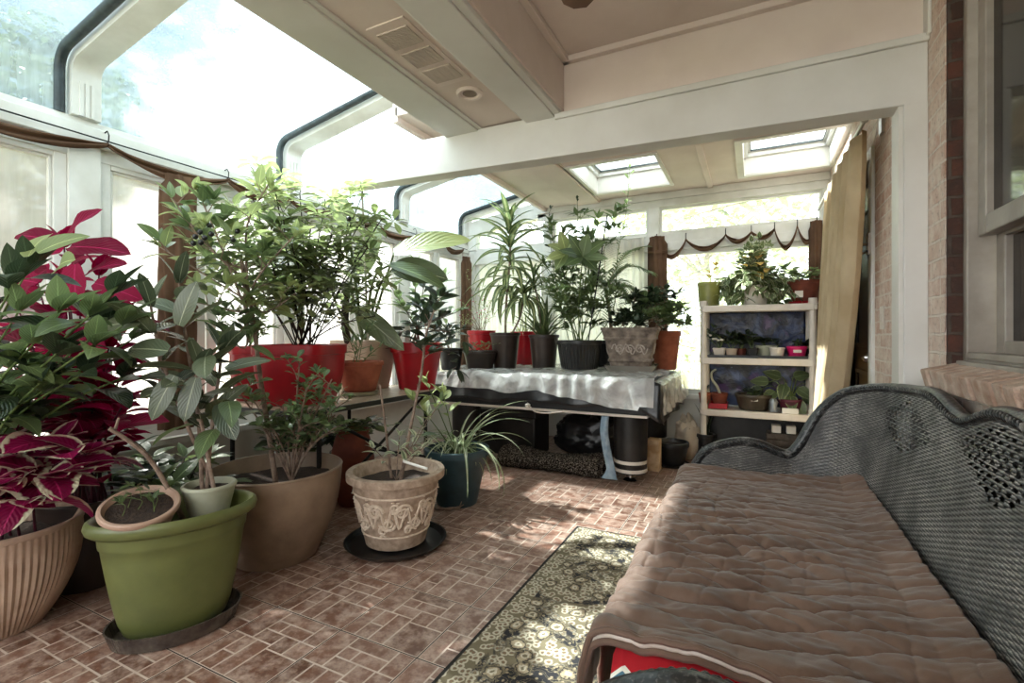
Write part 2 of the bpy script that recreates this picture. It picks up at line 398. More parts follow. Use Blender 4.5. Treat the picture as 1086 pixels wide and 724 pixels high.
m.tube([(XW-.03, DY0-.03, 1.60), (XW-.06, DY0+.0, 1.585), (XW-.07, DY0+.04, 1.60)], .008)
m.build('door_closer_bracket', M['chrome'], root)
m = MB(); m.box((XW-.006, 3.08, 1.16), (XW+.0, 3.16, 1.28)); m.box((XW-.012, 3.11, 1.2), (XW-.006, 3.13, 1.24))
tag(m.build('light_switch', M['wplastic'], bevel=.002, smooth=False), 'white light switch plate on the brick beside the door', 'switch')

# ceilings
ZC = 2.57
def slabs(name, mat, boxes, bevel=0.):
    m = MB()
    for b in boxes: m.box(*b)
    return struct(m.build(name, mat, smooth=False, bevel=bevel))
SK = [(-1.42, -.71, 3.96, 4.78), (-.08, .57, 4.0, 4.84)]         # skylight wells
bx = [((-.90, -1.6, ZC), (XW+.1, 2.46, ZC+.05))]
ys = [2.40, 3.96, 4.0, 4.78, 4.84, YB+.1]; xs = [-1.70, -1.42, -.71, -.08, .57, XW+.1]
for i in range(5):
    for j in range(5):
        x0, x1, y0, y1 = xs[i], xs[i+1], ys[j], ys[j+1]; cx, cy = (x0+x1)/2, (y0+y1)/2
        if not any(a < cx < b and c < cy < d for a, b, c, d in SK): bx.append(((x0, y0, ZC), (x1, y1, ZC+.05)))
slabs('ceiling', M['ceil'], bx)
slabs('trim_1', M['ceil'], [((-.89, -1.6, ZC-.03), (-.855, 2.40, ZC)), ((-.89, 2.365, ZC-.03), (XW, 2.40, ZC)), ((-.40, 2.50, ZC-.018), (-.35, 5.05, ZC)),
      ((-1.72, 2.50, ZC-.03), (-1.47, YB, ZC)), ((-2.10, 2.50, ZC-.012), (-1.72, YB, ZC+.05)), ((-1.47, 2.50, ZC-.012), (-1.45, YB, ZC)), ((-2.12, 2.50, ZC-.05), (-2.08, YB, ZC+.14))], .004)
# header along the glass roof, its soffit and mouldings; tray sides
slabs('ceiling_soffit', M['ceil'], [((-1.60, -1.6, 2.305), (-.905, 2.42, 2.36))])
slabs('trim_2', M['beam'], [((-1.617, -1.6, 2.288), (-1.40, 2.42, 2.305)), ((-1.617, -1.6, 2.305), (-1.585, 2.42, 2.80)), ((-1.40, -1.6, 2.296), (-1.375, 2.42, 2.305)),
      ((-1.125, -1.6, 2.294), (-1.10, 2.42, 2.305)), ((-1.10, -1.6, 2.272), (-.935, 2.42, 2.305)), ((-.935, -1.6, 2.280), (-.90, 2.42, 2.31))], .004)
slabs('wall_tray', M['ceil'], [((-.905, -1.6, 2.30), (-.89, 2.42, ZC)), ((-.90, 2.40, 2.27), (XW, 2.46, ZC))])
# cross beam: rises slightly to its rounded free end on the left
m = MB(); xa, xb = -2.47, XW-.001; pr = []
def bz(x): return lerp(2.025, 2.105, (xb-x)/(xb-xa))
def bt(x): return lerp(2.27, 2.315, (xb-x)/(xb-xa))
top, bot = [], []
for k in range(7):
    a = pi/2*k/6; top.append((xa+.05-.05*cos(a), bt(xa)-.05+.05*sin(a))); bot.append((xa+.02-.02*cos(a), bz(xa)+.02-.02*sin(a)))
prof = list(reversed(top)) + bot + [(xb, bz(xb)), (xb, bt(xb))]
i0 = m.add([(x, 2.38, z) for x, z in prof]); i1 = m.add([(x, 2.49, z) for x, z in prof]); n = len(prof)
m.face([i0+i for i in range(n)]); m.face([i1+i for i in reversed(range(n))])
for i in range(n): m.face([i0+i, i1+i, i1+(i+1)%n, i0+(i+1)%n])
struct(m.build('beam', M['beam'], smooth=False, bevel=.004))
slabs('trim_3', M['beam'], [((-.93, 2.362, 2.255), (XW, 2.38, 2.285)), ((XW-.012, 2.34, 2.27), (XW, 2.40, ZC))], .004)
slabs('post', M['beam'], [((.525, 2.38, 0), (XW, 2.49, 2.03))], .003)
slabs('trim_4', M['white'], [((.510, 2.39, 0), (.526, 2.50, 2.03))], .003)
# skylight wells with sash and pane
M['skyglass'] = glassmat('skylight_glass', .04, .2, streak=False)
for i, (a, b, c, d) in enumerate(SK):
    root = thing('window_%d' % (i+2), ('square skylight over the plant table' if i == 0 else 'square skylight beside the brick wall'), 'skylight', ((a+b)/2, (c+d)/2, ZC)); struct(root)
    m = MB(); e_ = .004; Z0 = ZC-.002
    m.box((a-.002, c-.002, Z0), (a+e_, d+.002, ZC+.22)); m.box((b-e_, c-.002, Z0), (b+.002, d+.002, ZC+.22)); m.box((a+e_, c-.002, Z0), (b-e_, c+e_, ZC+.22)); m.box((a+e_, d-e_, Z0), (b-e_, d+.002, ZC+.22))
    for q in ((a-.05, a, c-.05, d+.05), (b, b+.03, c-.05, d+.05), (a, b, c-.05, c), (a, b, d, d+.05)): m.box((q[0], q[2], ZC-.012), (q[1], q[3], ZC))
    m.build('well', M['white'], root, smooth=False)
    m = MB()
    for wd, z0, z1 in ((.03, ZC+.15, ZC+.19), (.055, ZC+.19, ZC+.23)):
        m.box((a, c, z0), (a+wd, d, z1)); m.box((b-wd, c, z0), (b, d, z1)); m.box((a+wd, c, z0), (b-wd, c+wd, z1)); m.box((a+wd, d-wd, z0), (b-wd, d, z1))
    sa = m.build('sash', M['frame'], root, bevel=.004, smooth=False)
    m = MB(); g = .052
    for q in ((a+g, c+g, a+g+.005, d-g), (b-g-.005, c+g, b-g, d-g), (a+g, c+g, b-g, c+g+.005), (a+g, d-g-.005, b-g, d-g)): m.box((q[0], q[1], ZC+.186), (q[2], q[3], ZC+.20))
    m.build('seal', M['gasket'], sa, smooth=False)
    m = MB(); m.box((a+.04, c+.04, ZC+.205), (b-.04, d-.04, ZC+.21)); m.build('pane', M['skyglass'], sa, smooth=False)

# left glass side: knee wall, sill beam, posts with rafters, glass roof with curved eave
slabs('wall_left', M['white'], [((XL-.10, -1.6, 0), (XL, YB+.1, .48))])
slabs('wall_front', M['white'], [((XL-.1, -1.66, 0), (XW+.3, -1.6, .95)), ((XL-.1, -1.66, 2.5), (XW+.3, -1.6, 2.8))]+[((x-.05, -1.66, .3), (x+.05, -1.6, 2.5)) for x in (XL, -1.9, -.65, XW-.05)])  # unseen wall behind the camera, its openings added to let daylight in
slabs('trim_5', M['frame'], [((XL-.10, -1.6, 2.20), (XL+.0, YB+.1, 2.265)), ((XL-.06, -1.6, 2.13), (XL+.03, YB+.1, 2.225)), ((XL-.10, -1.6, 2.06), (XL-.004, YB+.1, 2.14)),
     ((XL-.10, -1.6, .48), (XL+.05, YB+.1, .52)), ((XL-.10, -1.6, .52), (XL-.006, YB+.1, .58))], .004)
ROOF0 = (XL-.02, 2.50); ROOF1 = (-1.62, 2.78)
def roofz(x): return lerp(ROOF0[1], ROOF1[1], (x-ROOF0[0])/(ROOF1[0]-ROOF0[0]))
def eave(off=0., z0=2.265, r=.10, x1=ROOF1[0]):
    """outline of post, curved eave and rafter in the XZ plane, pushed outwards by off"""
    sl = math.atan2(ROOF1[1]-ROOF0[1], ROOF1[0]-ROOF0[0]); P = [(XL-off, z0)]
    cx, cz = XL+r, ROOF0[1]-.02
    for k in range(8):
        a = lerp(pi, pi/2+sl, k/7); P.append((cx+(r+off)*cos(a), cz+(r+off)*sin(a)))
    xx, zz = P[-1]; P.append((x1, zz+(x1-xx)*math.tan(sl))); return P
RY = [(-1.55, -1.42), (-.06, .06), (1.22, 1.345), (2.50, 2.63), (3.82, 3.945), (4.99, 5.12)]
def sweep(mb, P, Q, y0, y1):
    """closed band between outlines P and Q from y0 to y1"""
    n = len(P); a = mb.add([(x, y0, z) for x, z in P]); b = mb.add([(x, y1, z) for x, z in P]); c = mb.add([(x, y0, z) for x, z in Q]); d = mb.add([(x, y1, z) for x, z in Q])
    for i in range(n-1):
        mb.face([a+i, a+i+1, b+i+1, b+i]); mb.face([c+i, d+i, d+i+1, c+i+1]); mb.face([a+i, c+i, c+i+1, a+i+1]); mb.face([b+i, b+i+1, d+i+1, d+i])
    mb.face([a, b, d, c]); mb.face([a+n-1, c+n-1, d+n-1, b+n-1])
for i, (y0, y1) in enumerate(RY):
    m = MB(); sweep(m, eave(-.03), eave(.05), y0, y1)
    for k in (.3, .5, .7): m.box((XL+.025, lerp(y0, y1, k)-.008, 2.265), (XL+.036, lerp(y0, y1, k)+.008, 2.44))
    m.box((XL-.08, y0-.005, .52), (XL+.012, y1+.005, 2.14))
    struct(m.build('rafter', M['frame'], smooth=True, ang=35))
    if 0 < i:
        m = MB(); P = eave(.012, x1=-1.75); m.tube([(x, y0-.035, z) for x, z in P], .024, 10); struct(m.build('trim_%d' % (i+6), M['gasket']))
M['roofglass'] = glassmat('dirty_roof_glass', .16, .58, hcol=(.52, .60, .63, 1), tint=(.86,.92,.93,1), scale=.9)
M['sideglass'] = glassmat('dusty_side_glass', .45, .70, hcol=(.62, .61, .59, 1), tint=(.80,.81,.80,1), scale=1.1)
M['backglass'] = glassmat('clear_back_glass', .10, .28, hcol=(.85, .85, .82, 1), scale=1.4)
nw = 4
for i in range(len(RY)-1):
    y0, y1 = RY[i][1], RY[i+1][0]
    m = MB(); sweep(m, eave(.030), eave(.036), y0-.02, y1+.02)
    o = struct(m.build('window_%d' % nw, M['roofglass'], smooth=True)); nw += 1
for i in range(len(RY)-1):
    y0, y1 = RY[i][1], RY[i+1][0]
    root = thing('window_%d' % nw, 'dusty white framed side window below the glass roof', 'window', (XL, (y0+y1)/2, .52)); struct(root); nw += 1
    halves = [(y0, y1)] if i == 1 else [(y0, (y0+y1)/2), ((y0+y1)/2, y1)]
    for (a, b) in halves:
        m = MB(); rect_frame(m, 'X', XL, a+.005, b-.005, .56, 2.09, .055, -.07, -.01); rect_frame(m, 'X', XL, a+.06, b-.06, .615, 2.035, .015, -.055, -.022)
        if i != 1: m.box((XL-.012, b-.045, 1.55), (XL+.012, b-.02, 1.68))
        sa = m.build('sash', M['frame'], root, bevel=.004, smooth=False)
        m = MB(); m.box((XL-.045, a+.06, .61), (XL-.04, b-.06, 2.035)); m.build('pane', M['sideglass'], sa, smooth=False)
# back wall: knee wall, header, mullions, transoms and lower windows
slabs('wall_back', M['white'], [((XL-.1, YB, 0), (XW, YB+.1, .5)), ((-2.1, YB, 2.44), (XW, YB+.1, 2.60))])
slabs('trim_12', M['frame'], [((-2.2, YB-.03, 2.43), (XW, YB, 2.50)), ((-2.2, YB-.05, 2.50), (XW, YB, 2.57)), ((XL, YB-.01, 2.06), (XW, YB+.07, 2.16)), ((XL, YB-.03, 1.985), (XW, YB+.05, 2.07)),
     ((XL, YB-.03, .50), (XW, YB+.09, .55)), ((XW-.05, YB-.027, .5), (XW-.001, YB+.078, 2.45)), ((-.97, YB-.027, .5), (-.86, YB+.078, 2.45)), ((-2.12, YB-.027, .5), (-2.02, YB+.078, 2.45)), ((XL+.04, YB-.027, .5), (XL+.12, YB+.078, 2.15))], .004)
m = MB(); P = [(XL+.02, 2.16), (XL+.02, 2.50), (-2.1, 2.66), (-2.1, 2.47), (XL+.14, 2.36), (XL+.14, 2.16)]     # sloping head over the corner pane
i0 = m.add([(x, YB-.03, z) for x, z in P]); i1 = m.add([(x, YB+.08, z) for x, z in P]); n = len(P)
m.face([i0, i0+1, i0+2, i0+3, i0+4, i0+5]); m.face([i1+5, i1+4, i1+3, i1+2, i1+1, i1])
for i in range(n): m.face([i0+i, i1+i, i1+(i+1)%n, i0+(i+1)%n])
struct(m.build('trim_13', M['frame'], smooth=False))
for (a, b) in ((XL+.12, -2.12), (-2.02, -.97), (-.86, XW-.05)):
    for (z0, z1, nm) in ((2.16, 2.43, 'transom'), (.55, 1.985, 'lower')):
        if a < -3 and nm == 'transom': z1 = 2.36
        root = thing('window_%d' % nw, 'white framed back window', 'window', ((a+b)/2, YB, z0)); struct(root); nw += 1
        m = MB(); rect_frame(m, 'Y', YB, a, b, z0, z1, .025 if nm == 'transom' else .05, .0, .05); sa = m.build('sash', M['frame'], root, bevel=.003, smooth=False)
        m = MB(); m.box((a+.02, YB+.03, z0+.02), (b-.02, YB+.035, z1-.02)); m.build('pane', M['backglass'], sa, smooth=False)
# vent grille and round speaker in the soffit, ceiling fan
root = thing('ceiling_vent', 'white three-panel vent grille set in the ceiling soffit', 'vent', (-1.245, 1.66, 2.305))
m = MB(); m.box((-1.335, 1.42, 2.299), (-1.155, 1.90, 2.306)); m.build('frame', M['ceil'], root, bevel=.002, smooth=False)
for k in range(3):
    yc = 1.66+(k-1)*.145; m = MB()
    for q in range(13):
        yy = yc-.052+q*.0087; m.box((-1.315, yy-.0022, 2.293), (-1.175, yy+.0022, 2.300), None)
    for xx in (-1.316, -1.28, -1.245, -1.21, -1.176): m.box((xx-.002, yc-.055, 2.294), (xx+.002, yc+.055, 2.300))
    m.build('grille', plain('grille_paint', srgb(196,182,172), .6), root, smooth=False)
root = thing('ceiling_speaker', 'round white speaker set in the ceiling soffit', 'speaker', (-1.235, 2.02, 2.305))
m = MB(); m.lathe([(.042,-.004),(.046,-.010),(.058,-.012),(.066,-.004),(.066,.001),(.04,.001)], (-1.235, 2.02, 2.305), 40); m.build('ring', M['ceil'], root)
m = MB(); m.lathe([(0,-.005),(.02,-.006),(.042,-.003),(.042,.001),(0,.001)], (-1.235, 2.02, 2.305), 32); m.build('cone', plain('speaker_cloth', srgb(150,134,122), .9, bump=.5, bscale=400), root)
root = thing('ceiling_fan', 'ceiling fan of which one brown blade tip shows', 'fan', (-.15, 1.2, ZC))
m = MB(); m.tube([(-.15, 1.2, ZC-.001), (-.15, 1.2, 2.40)], .016); m.lathe([(0,-.03),(.06,-.03),(.07,0)], (-.15, 1.2, ZC-.002)); m.build('downrod', M['fan'], root)
m = MB(); m.lathe([(0,2.27),(.07,2.275),(.10,2.31),(.10,2.37),(.06,2.41),(0,2.41)], (-.15, 1.2, 0)); m.build('motor', M['fan'], root)
for k in range(5):
    a = R(136+72*k); Mx = Matrix.Translation((-.15, 1.2, 2.285)) @ Matrix.Rotation(a, 4, 'Z') @ Matrix.Rotation(R(10), 4, 'X')
    m = MB(); O = [(.12,-.03),(.2,-.05),(.5,-.062),(.57,-.055),(.60,-.02),(.60,.02),(.57,.055),(.5,.062),(.2,.05),(.12,.03)]
    i0 = m.add([Mx @ V((x, y, -.003)) for x, y in O]); i1 = m.add([Mx @ V((x, y, .003)) for x, y in O]); n = len(O)
    m.face([i0+i for i in reversed(range(n))]); m.face([i1+i for i in range(n)])
    for i in range(n): m.face([i0+i, i0+(i+1)%n, i1+(i+1)%n, i1+i])
    m.build('blade', M['fan'], root, smooth=False)

# ================================================================ SKY, SUN, CAMERA
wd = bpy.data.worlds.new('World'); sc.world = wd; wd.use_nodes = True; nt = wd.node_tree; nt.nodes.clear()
class W(NT):
    def __init__(s, tree): s.t = tree
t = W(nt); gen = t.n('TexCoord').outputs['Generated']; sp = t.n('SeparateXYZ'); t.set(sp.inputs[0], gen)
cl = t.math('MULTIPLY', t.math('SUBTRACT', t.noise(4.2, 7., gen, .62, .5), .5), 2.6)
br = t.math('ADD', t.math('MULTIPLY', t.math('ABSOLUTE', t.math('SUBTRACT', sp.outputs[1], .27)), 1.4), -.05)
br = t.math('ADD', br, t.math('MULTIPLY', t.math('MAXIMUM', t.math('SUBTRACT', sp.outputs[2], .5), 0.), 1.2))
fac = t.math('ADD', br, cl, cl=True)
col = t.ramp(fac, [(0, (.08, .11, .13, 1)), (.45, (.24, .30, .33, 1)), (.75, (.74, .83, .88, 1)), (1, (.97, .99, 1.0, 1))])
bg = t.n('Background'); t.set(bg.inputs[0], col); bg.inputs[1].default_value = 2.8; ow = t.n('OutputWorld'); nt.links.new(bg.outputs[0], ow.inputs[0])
sl = bpy.data.lights.new('sun', 'SUN'); sl.energy = 17.; sl.angle = R(1.2); sl.color = (1., .97, .93)
so = bpy.data.objects.new('sun', sl); C.objects.link(so); so.location = (-8, 3, 12)
so.rotation_euler = V((.75, -.10, -1.)).to_track_quat('-Z', 'Y').to_euler()
cd = bpy.data.cameras.new('camera'); cam = bpy.data.objects.new('camera', cd); C.objects.link(cam); sc.camera = cam
cam.location = (0, 0, CH); cam.rotation_euler = (pi/2, 0, YAW); cd.sensor_width = 36; cd.lens = FPX/1086*36; cd.shift_y = -(362-PY)/1086; cd.clip_start = .02
vs = sc.view_settings; vs.view_transform = 'Standard'; vs.look = 'None'; vs.gamma = 1.; vs.use_curve_mapping = False; vs.exposure = 1.15
# ================================================================ RUG
def rug_mat():
    t = NT('oriental_rug_pile'); uv = t.n('UVMap').outputs[0]; sp = t.n('SeparateXYZ'); o = t.obj()
    # world-metric coordinates
    so = t.n('SeparateXYZ'); t.set(so.inputs[0], o); x, y = so.outputs[0], so.outputs[1]
    def cells(scale, sy=1., ox=0., rnd=.0):
        mp = t.n('Mapping'); t.set(mp.inputs[0], o); mp.inputs['Scale'].default_value = (scale, scale*sy, 0); mp.inputs['Location'].default_value = (ox, ox, 0)
        nz = t.n('TexNoise'); t.set(nz.inputs['Vector'], mp.outputs[0]); nz.inputs['Scale'].default_value = 1.5; nz.inputs['Detail'].default_value = 3
        va = t.n('VectorMath', operation='MULTIPLY_ADD'); t.set(va.inputs[0], nz.outputs['Color']); va.inputs[1].default_value = (.35,.35,0); t.set(va.inputs[2], mp.outputs[0])
        v = t.n('TexVoronoi'); v.voronoi_dimensions = '2D'; t.set(v.inputs['Vector'], va.outputs[0]); v.inputs['Scale'].default_value = 1; v.inputs['Randomness'].default_value = rnd
        return v
    ink, cream, tan, olive, rust = srgb(34,36,42), srgb(206,196,174), srgb(160,144,118), srgb(118,108,86), srgb(126,98,78)
    fine = t.noise(70, 3., o, .6)
    def wob(d, a=.16, k=1): return t.math('ADD', d, t.math('MULTIPLY', t.math('SUBTRACT', fine, .5), a))
    ground = t.ramp(t.noise(4.4, 4., o, .6, 1.0), [(.47, 0), (.53, 1)])
    v3 = cells(33, 1., .3, .95); d3 = wob(v3.outputs['Distance'], .25)
    busy = t.mix(t.ramp(d3, [(.20, 0), (.28, .8), (.44, .8), (.52, 0)]), olive, cream); busy = t.mix(t.ramp(d3, [(.10, 1), (.16, 0)]), busy, rust)
    sparse = t.mix(t.ramp(d3, [(.14, 1), (.22, 0)]), ink, tan)
    w = t.n('TexWave', wave_type='RINGS'); t.set(w.inputs['Vector'], o); w.inputs['Scale'].default_value = 5; w.inputs['Distortion'].default_value = 14; w.inputs['Detail'].default_value = 4; w.inputs['Detail Scale'].default_value = 3.
    sparse = t.mix(t.ramp(wob(w.outputs[0], .2), [(.60, 0), (.66, 1), (.8, 1), (.86, 0)]), sparse, olive)
    col = t.mix(ground, busy, sparse)
    v = cells(8.5, 1., .0, .8); d = t.math('ADD', wob(v.outputs['Distance'], .22), t.math('MULTIPLY', t.math('SUBTRACT', t.noise(24, 2., o), .5), .28))
    col = t.mix(t.ramp(d, [(.28, 1), (.34, 0)]), col, olive); col = t.mix(t.ramp(d, [(.24, 1), (.27, 0)]), col, ink)
    col = t.mix(t.ramp(d, [(.19, 1), (.23, 0)]), col, tan); col = t.mix(t.ramp(d, [(.12, 1), (.15, 0)]), col, cream); col = t.mix(t.ramp(d, [(.05, 1), (.08, 0)]), col, olive)
    ex = t.math('ABSOLUTE', t.math('SUBTRACT', x, -.47)); ey = t.math('ABSOLUTE', t.math('SUBTRACT', y, 1.69))
    e = t.math('MINIMUM', t.math('SUBTRACT', .46, ex), t.math('SUBTRACT', 1.04, ey))
    col = t.mix(t.ramp(e, [(.085, 1), (.09, 0)]), col, busy)
    col = t.mix(t.ramp(e, [(.012, 1), (.016, 0)]), col, srgb(26,26,28))
    col = t.mix(t.math('MULTIPLY', t.noise(160, 2.), .3), col, srgb(86,78,68))
    return t.out(t.pbr(col, .95, 0, t.bump(t.noise(500, 2.), .5, .003), .15))
m = MB()
def rugf(u, v):
    x = lerp(-.93, -.01, u); y = lerp(.65, 2.73, v); e = min(u, 1-u, v*2, (1-v)*2)
    z = .008 + .003*NZ.noise(V((x*3, y*3, 0))) - (.004 if e < .012 else 0)
    return (x+.004*NZ.noise(V((y*4, 3, 0))), y, max(z, .003))
m.grid(40, 80, rugf)
# give it a rim down to the floor
tag(m.build('rug', rug_mat(), solid=.006), 'black and cream floral runner rug on the brick-pattern floor', 'rug')

# ================================================================ WICKER SETTEE
WP = [(-.27,2.60,.46),(-.21,2.60,.55),(-.08,2.6,.605),(.02,2.6,.605),(.14,2.62,.565),(.2,2.63,.62),(.27,2.64,.76),(.35,2.63,.855),(.42,2.58,.89),(.485,2.45,.91),(.505,2.2,.925),(.51,2.0,.93),
      (.515,1.78,.885),(.515,1.56,.935),(.515,1.40,.93),(.515,1.2,.885),(.51,1.0,.93),(.49,.85,.91),(.42,.765,.88),(.33,.735,.8),(.2,.74,.6),(.1,.75,.565),(0,.765,.605),(-.1,.77,.607),(-.21,.77,.55),(-.27,.77,.46)]
RIM = catmull(WP, 10)
arc = [0.]
for a, b in zip(RIM, RIM[1:]): arc.append(arc[-1]+(V((b.x, b.y, 0))-V((a.x, a.y, 0))).length)
LEN = arc[-1]
def rim_at(s):
    s = clamp(s, 0, LEN-1e-6); lo, hi = 0, len(arc)-1
    while hi-lo > 1:
        md = (lo+hi)//2
        if arc[md] <= s: lo = md
        else: hi = md
    t = (s-arc[lo])/max(1e-9, arc[hi]-arc[lo]); p = RIM[lo].lerp(RIM[hi], t); d = (RIM[hi]-RIM[lo]); d.z = 0
    d = d.normalized() if d.length > 0 else V((1,0,0)); return p, V((-d.y, d.x, 0))   # outward normal
def shell(off, z0, lean, amp, du, dv, holes=False):
    m = MB(); nu = int(LEN/du)+1; H = .56; nv = int(H/dv)+1
    hol = set(); pts = []
    for i in range(nu):
        s = LEN*i/(nu-1); p, nn = rim_at(s)
        if nn.dot(V((0-p.x, 1.65-p.y, 0))) > 0: nn = -nn
        back = clamp((p.x-.15)/.3)
        for j in range(nv):
            t = j/(nv-1); z = lerp(z0, p.z, t)
            w = lean*back*(1-t)**1.2
            row = int((z-z0)/.0075)
            d = amp*cos(pi*s/.021+pi*row)*.65 + amp*abs(sin(pi*(z-z0)/.0075))*1.1
            if amp == 0: d = 0
            q = V((p.x, p.y, z)) + nn*(off-w-d)
            pts.append(q)
            if holes and p.x > .49:
                c = 1e9
                for yc, zc in ((2.2, .80), (1.47, .835), (1.0, .8)): c = min(c, abs(p.y-yc)/.30+abs(z-zc)/.10)
                if c < 1 and t < .95:
                    a, b = s/.040, int((z-z0)/.0165)
                    if (a+.5*b) % 1. < .5 and ((z-z0)/.0165) % 1. < .62: hol.add((i, j))
    b = m.add(pts)
    for i in range(nu-1):
        for j in range(nv-1):
            if (i, j) in hol: continue
            a = b+i*nv+j; m.face([a, a+1, a+nv+1, a+nv], [(i*du, j*dv)]*4)
    return m
def wicker_mat():
    t = NT('black_painted_wicker'); n = t.noise(9, 5., None, .6); n2 = t.noise(240, 3.)
    g = t.n('NewGeometry'); pt = t.ramp(g.outputs['Pointiness'], [(.495, 0), (.54, 1)])
    wear = t.math('MULTIPLY', t.math('MULTIPLY', pt, t.ramp(n, [(.38, .15), (.6, 1)])), t.ramp(n2, [(.4, .3), (.6, 1)]), cl=True)
    col = t.mix(t.math('MULTIPLY', wear, .9), srgb(54,53,52), srgb(214,207,200))
    return t.out(t.pbr(col, t.ramp(n2, [(.3, .30), (.7, .5)]), 0, t.bump(n2, .2, .002), .6))
M['wicker'] = wicker_mat()
t = NT('black_glossy_cane'); mp = t.n('Mapping'); t.set(mp.inputs[0], t.obj()); n_ = t.noise(14, 5., None, .65)
col = t.mix(t.ramp(n_, [(.55, 0), (.68, .7)]), srgb(28,28,29), srgb(150,146,142)); col = t.mix(t.math('MULTIPLY', t.ramp(t.noise(130, 3.), [(.55, 0), (.7, 1)]), .25), col, srgb(170,164,158))  # pale streaks of wear and glints put into the colour
M['cane'] = t.out(t.pbr(col, .32, 0, t.bump(t.noise(90, 3.), .4, .004), .6))
root = thing('wicker_settee', 'black wicker settee with a scrolled back against the brick wall', 'settee', (.1, 1.65, 0))
shell(0, .38, .10, .0024, .0053, .00190, True).build('backrest', M['wicker'], root, ang=180)
shell(.052, .10, .0, 0, .03, .03).build('outer_shell', M['wicker'], root, ang=180)
m = MB(); path = [p for p in RIM]; cen = V((0, 1.65, 0))
rp = []
for i, p in enumerate(path):
    s = arc[i]; _, nn = rim_at(s)
    if nn.dot(V((-p.x, 1.65-p.y, 0))) > 0: nn = -nn
    rp.append(p+nn*.02+V((0,0,-.002)))
fr0 = rp[0]+V((-.02,0,-.10)); fr1 = rp[-1]+V((-.02,0,-.10))
m.tube([fr0+V((.02,0,-.25)), fr0] + rp + [fr1, fr1+V((.02,0,-.25))], .026, 14)
rimo = m.build('rolled_rim', M['cane'], root, ang=180)
for kk, (of, dz, ph) in enumerate(((-.026, .012, 0), (-.026, .012, pi))):          # two-strand braid along the inner edge
    m = MB(); br = []
    for i in range(0, int(LEN/.006)):
        s = i*.006; p, nn = rim_at(s)
        if nn.dot(V((-p.x, 1.65-p.y, 0))) > 0: nn = -nn
        a = s/.016*pi+ph; br.append(p+nn*(.02+of+.004*cos(a))+V((0,0,dz-.006+.006*sin(a)-.002)))
    m.tube(br, .0055, 6); m.build('braid', M['cane'], rimo, ang=180)
for (x, y) in ((-.27, .76), (-.27, 2.57), (.46, .9), (.46, 2.42)):
    m = MB(); m.tube([(x, y, 0), (x, y, .4)], [.024, .028], 12); m.build('leg', M['wicker'], root)
m = MB(); m.box((-.28, .72, .26), (-.25, 2.62, .36)); m.box((-.28, .75, .33), (.45, 2.58, .36)); m.build('seat_frame', M['wicker'], root, bevel=.006, smooth=False)
# cushion with a bold red print
def print_mat():
    t = NT('red_retro_print'); o = t.obj(); red, wh, teal, org, grn = srgb(182,34,44), srgb(232,226,214), srgb(84,120,138), srgb(204,120,70), srgb(130,160,120)
    so = t.n('SeparateXYZ'); t.set(so.inputs[0], o); x, y, z = so.outputs
    cb = t.n('CombineXYZ'); t.set(cb.inputs[0], x); t.set(cb.inputs[1], t.math('ADD', y, z)); cb.inputs[2].default_value = 0
    v = t.n('TexVoronoi'); v.voronoi_dimensions = '2D'; t.set(v.inputs['Vector'], cb.outputs[0]); v.inputs['Scale'].default_value = 6.; v.inputs['Randomness'].default_value = .6; v.distance = 'MANHATTAN'
    d = v.outputs['Distance']; sep = t.n('SeparateColor'); t.set(sep.inputs[0], v.outputs['Color'])
    c2 = t.mix(t.math('GREATER_THAN', sep.outputs[0], .5), teal, grn); c3 = t.mix(t.math('GREATER_THAN', sep.outputs[1], .5), org, teal)
    col = t.mix(t.math('LESS_THAN', d, .40), red, wh); col = t.mix(t.math('LESS_THAN', d, .29), col, c2); col = t.mix(t.math('LESS_THAN', d, .20), col, wh); col = t.mix(t.math('LESS_THAN', d, .12), col, c3)
    return t.out(t.pbr(col, .85, 0, t.bump(t.noise(300, 2.), .3, .002), .2))
m = MB()
def cush(u, v):
    a = u*2*pi; x = .065+.345*clamp(cos(a)*1.35, -1, 1); y = 1.665+.815*clamp(sin(a)*1.5, -1, 1)
    return x, y
m.lathe([(0,.362),(.95,.362),(1.0,.385),(1.0,.43),(.95,.452),(0,.458)], (0, 0, 0), 48, sq=8)
for i, p in enumerate(m.v): m.v[i] = (.065+p[0]*.345, 1.665+p[1]*.815, p[2])
tag(m.build('seat_cushion', print_mat(), loc=(.065, 1.665, .36)), 'red patterned seat cushion peeping out under the brown quilt', 'cushion')
